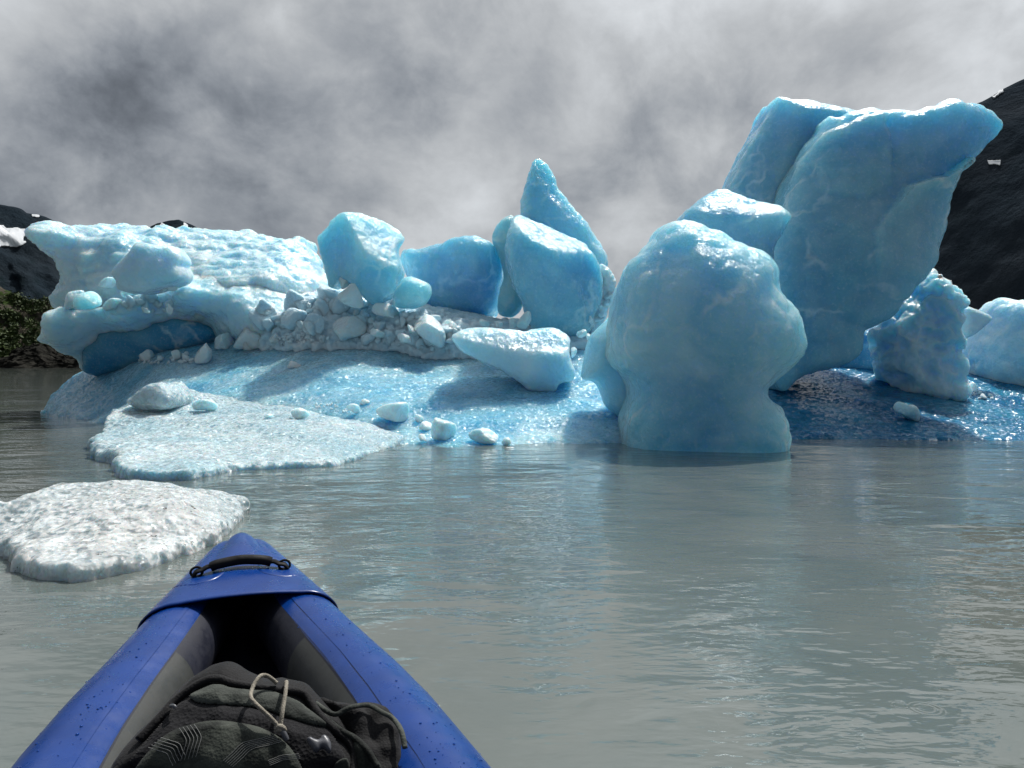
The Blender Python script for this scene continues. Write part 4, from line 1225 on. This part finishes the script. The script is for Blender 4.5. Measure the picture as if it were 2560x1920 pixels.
for poly, num, (s0, s1), lab, grp in zones:
    pl = np.array([p[:2] for p in poly])
    lo, hi = pl.min(0), pl.max(0)
    n = 0
    tries = 0
    while n < num and tries < 4000:
        tries += 1
        p = rng.uniform(lo, hi)
        if poly_sd(pl, np.array([p[0]]), np.array([p[1]]))[0] > 0:
            continue
        loc, nrm = hit(all_bvh, p[0], p[1])
        if loc is None:
            continue
        k = int(rng.integers(len(lumps)))
        o = lumps[k] if not used[k] else lumps[k].copy()
        if used[k]:
            COL.objects.link(o)
        used[k] = True
        s = s0 + (s1 - s0) * rng.random() ** 1.8
        o.location = loc + Vector((0, 0, s * 0.25))
        o.rotation_euler = tuple(rng.uniform(0, 6.28, 3))
        o.scale = (s * rng.uniform(0.8, 1.3), s * rng.uniform(0.8, 1.2), s * rng.uniform(0.65, 1.0))
        tag(o, lab, 'ice lump', grp)
        n += 1
# ------------------------------------------------------------------ the inflatable kayak
def pvc(name, col, rough, bump=0.15, spec=0.5, wet=True):
    m, t = new_mat(name)
    tc = t.n('ShaderNodeTexCoord').outputs['Object']
    f = t.noise(tc, 7.0, 5, 0.6)
    c = t.mix(t.ramp(f, 0.35, 0.7), col, tuple(x * 0.82 for x in col))
    n1 = t.bump(t.noise(tc, 3.5, 3, 0.5), 0.25, 0.02)
    n2 = t.bump(t.noise(tc, 420.0, 2, 0.5), bump, 0.001, n1)
    rg = t.ramp(t.noise(tc, 18.0, 4, 0.65), 0.3, 0.7, rough * 0.8, rough * 1.25)
    b = t.n('ShaderNodeBsdfPrincipled', ins={'Base Color': c, 'Roughness': rg, 'Normal': n2})
    b.inputs['Specular IOR Level'].default_value = spec
    t.n('ShaderNodeOutputMaterial', ins={0: b.outputs[0]})
    return m


M['blue_pvc'] = pvc('blue_kayak_fabric', (0.001, 0.036, 0.21), 0.30, spec=0.45)
M['light_blue_pvc'] = pvc('light_blue_kayak_fabric', (0.010, 0.13, 0.45), 0.36)
M['grey_pvc'] = pvc('grey_lining_fabric', (0.036, 0.039, 0.037), 0.55, wet=False)
M['navy_pvc'] = pvc('dark_navy_floor_fabric', (0.004, 0.006, 0.018), 0.6, wet=False)
M['black_rubber'] = pvc('black_webbing', (0.005, 0.005, 0.006), 0.75, spec=0.25, wet=False)
m, t = new_mat('water_drop')
b = t.n('ShaderNodeBsdfPrincipled', ins={'Base Color': (0.004, 0.045, 0.25), 'Roughness': 0.02, 'IOR': 1.33})
t.n('ShaderNodeOutputMaterial', ins={0: b.outputs[0]})
M['drop'] = m

PSI = R(19.5)
kayak = empty('kayak', (0, 0, 0), 'blue inflatable kayak seen from its seat, bow pointing at the iceberg', 'kayak', rz=PSI)
KU = [0, 0.6, 1.0, 1.2, 1.5, 1.7, 1.85, 2.0, 2.2, 2.45, 2.63, 2.70, 2.75, 2.79, 2.81]
KB = [.425, .425, .415, .405, .375, .342, .31, .278, .235, .174, .124, .104, .088, .066, .030]
KW = [.165, .165, .165, .165, .166, .17, .174, .18, .190, .210, .234, .247, .255, .260, .262]
KR = [.112, .112, .111, .110, .110, .109, .107, .104, .1, .088, .070, .058, .048, .034, .012]


def tube_at(u):
    a = abs(u)
    r = np.interp(a, KU, KR)
    return np.interp(a, KU, KB) - 0.93 * r, np.interp(a, KU, KW), r


def kp(u, s, th, lift=0.0):
    v, wc, r = tube_at(u)
    t_ = math.radians(th)
    return (s * (v + (r + lift) * math.cos(t_)), u, wc + (r + lift) * math.sin(t_))


def k_mesh(name, V, Fc, mat, parent, solid=0.0, smooth=True, label=None):
    o = mesh_obj(name, np.array(V), [tuple(f) for f in Fc], mat, parent, smooth)
    if solid:
        md = o.modifiers.new('thickness', 'SOLIDIFY')
        md.thickness = solid
        md.offset = -1
    if label:
        o['label'] = label
    return o


def grid_faces(nu, nv, wrap=False):
    out = []
    for i in range(nu - 1):
        for j in range(nv if wrap else nv - 1):
            j2 = (j + 1) % nv
            out.append((i * nv + j, i * nv + j2, (i + 1) * nv + j2, (i + 1) * nv + j))
    return out


us = np.concatenate([np.linspace(-2.81, -2.0, 30), np.linspace(-1.95, 1.95, 70), np.linspace(2.0, 2.81, 40)])
tubes = {}
for s in (-1, 1):
    V = [kp(u, s, th) for u in us for th in np.arange(0, 360, 10)]
    Fc = grid_faces(len(us), 36, True)
    Fc = [f if s > 0 else f[::-1] for f in Fc] + [tuple(range(36)), tuple(range((len(us) - 1) * 36, len(us) * 36))]
    tubes[s] = k_mesh('side_tube', V, Fc, M['blue_pvc'], kayak)


def strip(name, s, u0, u1, th0, th1, lift, mat, parent, n=60, m=6, solid=0.0, label=None, wob=0.0):
    V, uu = [], np.linspace(u0, u1, n)
    for u in uu:
        for k in range(m):
            V.append(kp(u, s, th0 + (th1 - th0) * k / (m - 1) + wob * math.sin(u * 9 + s), lift))
    return k_mesh(name, V, [f if s > 0 else f[::-1] for f in grid_faces(n, m)], mat, parent, solid, label=label)


for s in (-1, 1):
    strip('lining', s, -2.2, 1.86, 129, 225, 0.003, M['grey_pvc'], kayak, 90, 16)
    strip('inner_wall', s, -2.2, 2.6, 127, 265, 0.0015, M['navy_pvc'], kayak, 90, 16)
    strip('seam', s, -2.2, 2.2, 104, 109, 0.0016, M['blue_pvc'], tubes[s], 90, 4, wob=0.5)
    strip('seam_tape', s, -2.2, 2.2, 110, 126, 0.0010, M['blue_pvc'], tubes[s], 90, 5, wob=1.2)
    strip('rub_strip', s, -1.8, 1.62, -40, 17 if s > 0 else 10, 0.0025, M['light_blue_pvc'], tubes[s], 70, 8, label='lighter blue rubbing strip along the outside')
    strip('rub_patch', s, 1.0, 1.30, -40, 19 if s > 0 else 12, 0.005, M['light_blue_pvc'], tubes[s], 14, 8)
# floor and hull
V, uu = [], np.linspace(-2.6, 2.6, 60)
for u in uu:
    v, wc, r = tube_at(u)
    for k in np.linspace(-1, 1, 11):
        V.append((k * v, u, wc - 0.095 * r / 0.11 + 0.012 * math.cos(k * 9)))
k_mesh('floor', V, grid_faces(60, 11), M['navy_pvc'], kayak)
V, uu = [], np.linspace(-2.80, 2.80, 80)
for u in uu:
    v, wc, r = tube_at(u)
    dp = -0.07 + 0.30 * max(0, (abs(u) - 1.9) / 0.97) ** 2
    prof = [(v + r * 0.995, wc), (v + r * .93, (wc * 0.5 + dp * 0.5)), (v * .8 + r * .4, dp * 0.9 + wc * 0.1), (v * 0.4, dp), (0, dp - 0.01)]
    row = [(-a, u, b_) for a, b_ in prof] + [(a, u, b_) for a, b_ in prof[::-1][1:]]
    V += row
k_mesh('hull', V, grid_faces(80, 9), M['blue_pvc'], kayak)


def deck_section(u, lift):
    v, wc, r = tube_at(u)
    pts = []
    ths = np.linspace(-25, 92, 16)
    left = [kp(u, -1, th, lift) for th in ths]
    right = [kp(u, 1, th, lift) for th in ths[::-1]]
    mid = []
    x0, z0 = left[-1][0], left[-1][2]
    crown = 0.012 + 0.012 * np.clip((abs(u) - 2.35) / 0.25, 0, 1)
    sag = np.clip((2.32 - abs(u)) / 0.2, 0, 1) * 0.004
    for k in np.linspace(0, 1, 13)[1:-1]:
        mid.append((x0 + (right[0][0] - x0) * k, u, z0 + (crown - sag) * 4 * k * (1 - k)))
    return left + mid + right


def build_deck(sign):
    V, ns, mcols = [], 44, 43
    for i in range(ns):
        f = i / (ns - 1)
        f = 1 - (1 - f) ** 1.25
        row = []
        for j in range(mcols):
            d = abs(j - 21) / 21.0
            ur = 2.115 + 0.115 * np.clip((d - 0.42) / 0.58, 0, 1) ** 1.6
            u = ur + f * (2.808 - ur)
            sec = deck_section(u, 0.0045)[j]
            row.append((sec[0], sign * sec[1], sec[2]))
        V += row
    Fc = grid_faces(ns, mcols)
    Fc = [q[::-1] for q in Fc] if sign > 0 else Fc
    return k_mesh('bow_deck' if sign > 0 else 'stern_deck', V, Fc, M['blue_pvc'], kayak, 0.004)


deck = build_deck(1)
build_deck(-1)
V, ns = [], 9
for i in range(ns):
    u = 2.775 + (2.812 - 2.775) * i / (ns - 1)
    V += deck_section(min(u, 2.81), 0.0075)
k_mesh('bow_cap', V, [q[::-1] for q in grid_faces(ns, 43)], M['black_rubber'], kayak, 0.002, label='dark rubber trim round the tip of the bow')
bpy.context.view_layer.update()
dco = [tuple(v.co) for v in deck.data.vertices]
deck_bvh = BVHTree.FromPolygons(dco, [tuple(p.vertices) for p in deck.data.polygons])


def on_deck(x, y, lift):
    loc, nrm, _, _ = deck_bvh.ray_cast(Vector((x, y, 1.0)), Vector((0, 0, -1)))
    if loc is None:
        return (x, y, 0.25)
    if nrm.z < 0:
        nrm = -nrm
    return tuple(loc + nrm * lift)


for s in (-1, 1):                                            # rounded reinforcing patches under the handle ends
    V, Fc = [], []
    nr_, na_ = 7, 36
    for i in range(nr_):
        for j in range(na_):
            a = 2 * math.pi * j / na_
            rr_ = 0.001 + 0.072 * i / (nr_ - 1)
            V.append(on_deck(s * 0.112 + rr_ * 0.95 * math.cos(a), 2.345 + rr_ * 1.15 * math.sin(a), 0.0022))
    k_mesh('patch', V, grid_faces(nr_, na_, True), M['blue_pvc'], deck, 0.002)


def tube_path(pts, rad, n=10, flat=1.0, caps=True, up=Vector((0, 0, 1))):
    P = [Vector(p) for p in pts]
    V, Fc = [], []
    for i, p in enumerate(P):
        tg = (P[min(i + 1, len(P) - 1)] - P[max(i - 1, 0)]).normalized()
        sd = tg.cross(up)
        sd = sd.normalized() if sd.length > 1e-5 else Vector((1, 0, 0))
        nn = sd.cross(tg).normalized()
        r_ = rad[i] if isinstance(rad, (list, tuple, np.ndarray)) else rad
        for k in range(n):
            a = 2 * math.pi * k / n
            V.append(tuple(p + sd * (math.cos(a) * r_) + nn * (math.sin(a) * r_ * flat)))
    Fc = grid_faces(len(P), n, True)
    if caps:
        Fc += [tuple(range(n))[::-1], tuple(range((len(P) - 1) * n, len(P) * n))]
    return V, Fc


def catmull(pts, n=8):
    P = [Vector(p) for p in pts]
    out = []
    for i in range(len(P) - 1):
        a, b_, c, d = P[max(i - 1, 0)], P[i], P[i + 1], P[min(i + 2, len(P) - 1)]
        for k in range(n):
            t_ = k / n
            out.append(0.5 * ((2 * b_) + (c - a) * t_ + (2 * a - 5 * b_ + 4 * c - d) * t_ ** 2 + (3 * b_ - a - 3 * c + d) * t_ ** 3))
    out.append(P[-1])
    return out


HU = 2.355
zt = on_deck(0, HU, 0)[2]
grip = catmull([(-0.082, HU, zt + 0.012), (-0.06, HU, zt + 0.019), (0, HU + 0.004, zt + 0.025), (0.06, HU, zt + 0.020), (0.082, HU, zt + 0.013)], 8)
V, Fc = tube_path(grip, 0.0175, 14, 0.8)
handle = k_mesh('carry_handle', V, Fc, M['black_rubber'], kayak)
for s in (-1, 1):
    e = on_deck(s * 0.122, HU, 0.003)
    st = catmull([(s * 0.075, HU, zt + 0.015), (s * 0.092, HU, zt + 0.013), (s * 0.106, HU - .002, e[2] + 0.016), (s * 0.120, HU - .004, e[2] + 0.013), (s * 0.128, HU - .004, e[2] + 0.002)], 5)
    V, Fc = tube_path(st, 0.0165, 10, 0.36)
    k_mesh('strap', V, Fc, M['black_rubber'], handle)
    ring = [(s * 0.120 + 0.016 * math.cos(a), HU - .004 + 0.004 * math.sin(a), e[2] + 0.012 + 0.013 * math.sin(a)) for a in np.linspace(0, 2 * math.pi, 18)]
    V, Fc = tube_path(ring, 0.0035, 8, caps=False, up=Vector((0, 1, 0)))
    k_mesh('buckle', V, Fc, M['black_rubber'], handle)

# drops of rain on the tubes and the deck
V, Fc = [], []
prng = np.random.default_rng(77)
def drop(c, nrm, s):
    c, nrm = Vector(c), Vector(nrm).normalized()
    a = nrm.orthogonal().normalized()
    b_ = nrm.cross(a)
    i0 = len(V)
    sx_ = prng.uniform(0.8, 1.4)
    for lat, hh_ in ((1.0, 0.0), (0.82, 0.38), (0.45, 0.62)):
        for k in range(8):
            an = 2 * math.pi * k / 8
            V.append(tuple(c + a * (math.cos(an) * s * lat * sx_) + b_ * (math.sin(an) * s * lat) + nrm * (hh_ * s)))
    V.append(tuple(c + nrm * 0.68 * s))
    for r_ in range(2):
        for k in range(8):
            Fc.append((i0 + r_ * 8 + k, i0 + r_ * 8 + (k + 1) % 8, i0 + r_ * 8 + 8 + (k + 1) % 8, i0 + r_ * 8 + 8 + k))
    for k in range(8):
        Fc.append((i0 + 16 + k, i0 + 16 + (k + 1) % 8, i0 + 24))
for k in range(620):
    s = -1 if prng.random() < 0.58 else 1
    u, th = prng.uniform(0.9, 2.2), prng.normal(92, 26)
    if prng.random() > (2.4 - u) / 1.3:
        continue
    c0, c1 = kp(u, s, th, 0.0005), kp(u, s, th, 0.02)
    drop(c0, np.array(c1) - np.array(c0), 0.0008 + 0.0018 * prng.random() ** 3)
for k in range(120):
    x, y = prng.uniform(-0.13, 0.13), prng.uniform(2.2, 2.75)
    c0, c1 = on_deck(x, y, 0.0005), on_deck(x, y, 0.02)
    drop(c0, np.array(c1) - np.array(c0), 0.0009 + 0.0015 * prng.random() ** 2)
dr = k_mesh('water_drops', V, Fc, M['drop'], kayak)
tag(dr, kind='stuff')

# ------------------------------------------------------------------ the backpack lying in the cockpit
def cloth(name, c0, c1, scale, rough=0.8, weave=260.0, wst=0.5):
    m, t = new_mat(name)
    tc = t.n('ShaderNodeNewGeometry').outputs['Position']
    c = t.mix(t.ramp(t.noise(tc, scale, 5, 0.6, 0.6), 0.36, 0.66), c0, c1)
    n0 = t.bump(t.noise(tc, 16.0, 4, 0.55), 0.5, 0.012)
    n1 = t.bump(t.vor(tc, weave), wst, 0.0012, n0)
    b = t.n('ShaderNodeBsdfPrincipled', ins={'Base Color': c, 'Roughness': rough, 'Normal': n1})
    b.inputs['Specular IOR Level'].default_value = 0.25
    b.inputs['Sheen Weight'].default_value = 0.05
    t.n('ShaderNodeOutputMaterial', ins={0: b.outputs[0]})
    return m


M['camo'] = cloth('mottled_dark_fabric', (0.006, 0.008, 0.007), (0.055, 0.063, 0.052), 15.0)
M['camo_pale'] = cloth('mottled_grey_green_fabric', (0.018, 0.022, 0.019), (0.075, 0.084, 0.073), 13.0)
M['black_mesh'] = cloth('black_mesh_fabric', (0.006, 0.006, 0.008), (0.013, 0.013, 0.015), 8.0, 0.85, 190.0, 1.0)
M['black_cloth'] = cloth('black_cloth', (0.003, 0.003, 0.004), (0.008, 0.008, 0.009), 9.0)
M['cord'] = cloth('tan_cord', (0.20, 0.18, 0.145), (0.30, 0.275, 0.225), 60.0, 0.8, 500.0, 0.6)
m, t = new_mat('grey_plastic')
b = t.n('ShaderNodeBsdfPrincipled', ins={'Base Color': (0.085, 0.088, 0.10), 'Roughness': 0.35})
t.n('ShaderNodeOutputMaterial', ins={0: b.outputs[0]})
M['plastic'] = m
m, t = new_mat('pale_stitching')
b = t.n('ShaderNodeBsdfPrincipled', ins={'Base Color': (0.16, 0.165, 0.16), 'Roughness': 0.7})
t.n('ShaderNodeOutputMaterial', ins={0: b.outputs[0]})
M['stitch'] = m

G = lambda *p: tr('G', p)
hd = np.array([-math.sin(PSI), math.cos(PSI), 0])
rt = np.array([math.cos(PSI), math.sin(PSI), 0])
up = np.array([0, 0, 1.0])
TILT = R(52)
bp_z = -(hd * math.sin(TILT) * 0 + 0) + (hd * math.sin(TILT) + up * math.cos(TILT))      # up along the pack's face
bp_n = -hd * math.cos(TILT) + up * math.sin(TILT)                                          # out of its face
d_ = ray(*G((1050, 560))[0])
bp_o = np.array([0, 0, CAM_H]) + d_ * ((0.305 - CAM_H) / d_[2])
bag = empty('backpack', tuple(bp_o - up * 0.30), 'dark mottled backpack with a tan cord loop lying in the kayak cockpit', 'backpack')


def to_plane(nx, ny, off=0.0):
    d = ray(nx, ny)
    o = np.array([0, 0, CAM_H])
    t_ = ((bp_o + bp_n * off - o) @ bp_n) / (d @ bp_n)
    p = o + d * t_ - bp_o
    return p @ rt, p @ bp_z


def pad(name, outline, T, r, off, mat, amps=(), h=0.004, cuts=(), label=None, bulge=0.0, it=2):
    pl = smooth_poly([to_plane(px, py, off) for px, py in [q[:2] for q in outline]], it)
    lo, hi = pl.min(0) - 3 * h, pl.max(0) + 3 * h
    gx, gz = np.arange(lo[0], hi[0], h), np.arange(lo[1], hi[1], h)
    X, Z = np.meshgrid(gx, gz, indexing='ij')
    ds = poly_sd(pl, X, Z)
    bl = bulge * np.clip(-ds / max(-ds.min(), 1e-6), 0, 1) ** 0.7
    gy = np.arange(-T - 4 * h, T + bulge + 4 * h, h)
    D_ = ds[:, None, :]
    q1, q2 = D_ + r, np.abs(gy[None, :, None] - bl[:, None, :]) - T + r
    f = np.minimum(np.maximum(q1, q2), 0) + np.hypot(np.maximum(q1, 0), np.maximum(q2, 0)) - r
    v, q = surface_nets(f, np.array([gx[0], gy[0], gz[0]]), h)
    v = displaced(v, q, amps, 4.0)
    wv_ = bp_o + v[:, :1] * rt + (v[:, 1:2] + off) * bp_n + v[:, 2:] * bp_z
    o = mesh_obj(name, wv_ - np.array(bag.location), q[:, ::-1], mat, bag)
    if label:
        o['label'] = label
    return o


body = pad('body', G((20, 1000), (60, 840), (110, 729), (200, 600), (300, 490), (400, 395), (480, 310), (590, 220), (700, 155), (780, 125), (850, 118), (940, 150), (1040, 195), (1280, 235), (1350, 250), (1400, 310),
                       (1500, 420), (1640, 560), (1720, 729), (1760, 1000), (1000, 1150)), 0.075, 0.065, -0.090, M['black_cloth'],
           (('n', 0.12, 0.010, 3), ('v', 0.06, 0.004, 2)), bulge=0.035)
flap = pad('side_flap', G((1370, 300), (1450, 312), (1560, 322), (1690, 340), (1760, 350), (1830, 385), (1900, 425), (1960, 500), (1990, 600), (2005, 729), (2020, 900), (1800, 1000), (1640, 900), (1600, 600), (1480, 430)),
           0.05, 0.045, -0.06, M['black_cloth'], (('n', 0.10, 0.016, 3), ('d', 0.07, 0.008, 2)), label='crumpled dark side flap')
peak = pad('top_flap', G((560, 240), (640, 180), (700, 160), (760, 120), (830, 104), (900, 125), (960, 150), (1040, 195), (1030, 240), (850, 230), (700, 220)), 0.022, 0.02, -0.03, M['black_cloth'],
           (('n', 0.05, 0.006, 3),))


def bag_bvh(objs):
    vs, fs, off = [], [], 0
    for o in objs:
        vs += [tuple(v.co + bag.location) for v in o.data.vertices]
        fs += [tuple(off + k for k in p.vertices) for p in o.data.polygons]
        off += len(o.data.vertices)
    return BVHTree.FromPolygons(vs, fs)


bbv = bag_bvh([body, flap, peak])


def bpt(zx, zy, lift):
    p, n = hit(bbv, *G((zx, zy))[0], lift=0.0)
    if p is None:
        a = to_plane(*G((zx, zy))[0])
        p = Vector(bp_o + a[0] * rt + a[1] * bp_z)
    return p + Vector(bp_n) * lift - bag.location


def panel(name, outline, lift, thick, mat, n=70, label=None, wr=0.0):
    pl = smooth_poly([q[:2] for q in outline], 2)
    lo, hi = pl.min(0), pl.max(0)
    gx, gy = np.linspace(lo[0], hi[0], n * 2), np.linspace(lo[1], hi[1], n)
    X, Y_ = np.meshgrid(gx, gy, indexing='ij')
    sd = poly_sd(pl, X, Y_)
    cell = max(gx[1] - gx[0], gy[1] - gy[0])
    vid, V, Fc = {}, [], []
    for i in range(2 * n):
        for j in range(n):
            if sd[i, j] < cell * 0.4:
                x0, y0 = ZONES['G'][0], ZONES['G'][1]
                zx, zy = (X[i, j] - x0) / ZONES['G'][2], (Y_[i, j] - y0) / ZONES['G'][2]
                e = min(1.0, max(0.0, -sd[i, j] / (7 * cell)))
                vid[i, j] = len(V)
                V.append(tuple(bpt(zx, zy, lift * (0.35 + 0.65 * math.sqrt(e)))))
    for i in range(2 * n - 1):
        for j in range(n - 1):
            k = [(i, j), (i + 1, j), (i + 1, j + 1), (i, j + 1)]
            if all(a in vid for a in k):
                Fc.append([vid[a] for a in k])
    o = mesh_obj(name, V, Fc, mat, bag)
    md = o.modifiers.new('thickness', 'SOLIDIFY')
    md.thickness = thick
    md.offset = 0
    if label:
        o['label'] = label
    return o


panel('mesh_panel', G((120, 780), (300, 560), (440, 400), (500, 320), (580, 290), (640, 318), (800, 322), (950, 332), (1200, 400), (1490, 468), (1500, 500), (1560, 600), (1600, 660), (1600, 780)), 0.004, 0.003, M['black_mesh'])
panel('collar', G((578, 275), (620, 250), (700, 215), (740, 200), (800, 205), (840, 225), (1000, 240), (1100, 235), (1200, 275), (1290, 310), (1360, 370), (1460, 430), (1495, 468), (1400, 455), (1200, 400), (1050, 345), (940, 328), (800, 318),
                  (640, 312)), 0.010, 0.005, M['camo_pale'], label='pale grey green band along the top')
panel('pocket', G((200, 820), (255, 729), (330, 640), (400, 560), (500, 500), (600, 470), (700, 450), (800, 447), (1000, 478), (1080, 510), (1150, 545), (1220, 610), (1260, 660), (1310, 760), (1320, 820)), 0.018, 0.006, M['camo'],
      label='mottled dark front pocket')
panel('corner_patch', G((1520, 729), (1560, 690), (1610, 678), (1618, 760), (1540, 790)), 0.010, 0.004, M['camo_pale'])


def bag_tube(name, pts, lift, rad, mat, n=8, flat=1.0, parent=None, label=None, smooth_n=6):
    P = [bpt(p[0], p[1], p[2] if len(p) > 2 else lift) for p in pts]
    P = catmull(P, smooth_n)
    V, Fc = tube_path(P, rad, n, flat, up=Vector(bp_n))
    o = k_mesh(name, V, Fc, mat, bag)
    if label:
        o['label'] = label
    return o


bag_tube('piping', [(250, 560), (400, 400), (480, 312), (590, 225), (700, 165), (780, 160), (850, 185), (1000, 212), (1150, 230), (1280, 240), (1340, 270), (1380, 325), (1420, 385), (1480, 450), (1550, 510), (1610, 560), (1650, 640), (1645, 760)],
         0.006, 0.0065, M['black_cloth'], 10, 0.8, label='black binding along the rim')
cord = [(1150, 212, .016), (1110, 195, .024), (1075, 190, .03), (1040, 205, .034), (1005, 250, .034), (985, 300, .034), (980, 340, .036), (1000, 375, .036), (1060, 425, .032), (1120, 470, .026), (1160, 505, .022), (1172, 515, .02)]
bag_tube('cord', cord, 0.02, 0.0033, M['cord'], 10, label='tan cord loop')
bag_tube('cord', [(1205, 210, .014), (1210, 225, .026), (1205, 290, .034), (1195, 360, .034), (1183, 430, .030), (1172, 500, .022), (1168, 520, .02)], 0.02, 0.0033, M['cord'], 10, label='tan cord loop')
bag_tube('cord_knot', [(1140, 515, .020), (1165, 508, .024), (1190, 515, .022), (1195, 525, .018), (1165, 526, .022), (1145, 522, .018)], 0.02, 0.0042, M['cord'], 8)
bag_tube('cord_end', [(1178, 520, .020), (1190, 540, .020), (1205, 565, .018), (1212, 578, .016)], 0.02, 0.0045, M['plastic'], 8)
V, Fc = [], []
for x0_, y0_, x1_, y1_, x2_, y2_, n, ddx, ddy in ((520, 515, 565, 600, 530, 729, 5, 24, -6), (320, 640, 440, 680, 480, 760, 5, 20, -16), (1120, 560, 930, 610, 800, 729, 6, 12, 8), (1290, 680, 1180, 690, 1090, 725, 4, 4, 10)):
    for k in range(n):
        P = catmull([bpt(x0_ + ddx * k, y0_ + ddy * k, 0.0215), bpt((x0_ + x1_) / 2 + ddx * k + 6, (y0_ + y1_) / 2 + ddy * k, 0.0215), bpt(x1_ + ddx * k, y1_ + ddy * k, 0.0215), bpt((x1_ + x2_) / 2 + ddx * k, (y1_ + y2_) / 2 + ddy * k, 0.0215),
                     bpt(x2_ + ddx * k, y2_ + ddy * k, 0.0215)], 6)
        v_, f_ = tube_path(P, 0.00055, 5, up=Vector(bp_n))
        k_mesh('stitched_line', v_, f_, M['stitch'], bag)
bk = pad('cord_lock', G((1338, 548), (1362, 528), (1392, 545), (1428, 552), (1442, 520), (1472, 518), (1502, 560), (1506, 622), (1488, 634), (1462, 604), (1438, 600), (1420, 622), (1400, 626), (1372, 596)), 0.009, 0.007, 0.034, M['plastic'],
         (('n', 0.02, 0.001, 2),), h=0.0014, it=1, label='grey plastic lash tab')
bq = pad('strap_slider', G((455, 345), (490, 318), (502, 345), (498, 395), (470, 420), (400, 420), (395, 385)), 0.010, 0.008, -0.005, M['black_cloth'], (), h=0.002, it=1)
bag_tube('slider_bar', [(462, 350, .012), (485, 362, .018), (494, 372, .016)], 0.02, 0.0028, M['plastic'], 6)
bag_tube('side_fold', [(1400, 318, .006), (1520, 400, .010), (1620, 360, .012), (1740, 345, .012), (1830, 390, .012), (1900, 430, .012), (1955, 505, .010), (1980, 620, .010)], 0.01, 0.0045, M['camo_pale'], 8, 0.7)
bag_tube('side_fold', [(1450, 400, .006), (1560, 500, .010), (1660, 560, .012), (1740, 640, .012), (1800, 740, .010)], 0.01, 0.005, M['camo'], 8, 0.7)
panel('side_panel', G((1420, 392), (1500, 440), (1600, 520), (1680, 560), (1760, 640), (1850, 760), (1660, 780), (1650, 640), (1600, 560), (1500, 470)), 0.012, 0.004, M['camo'], n=40)
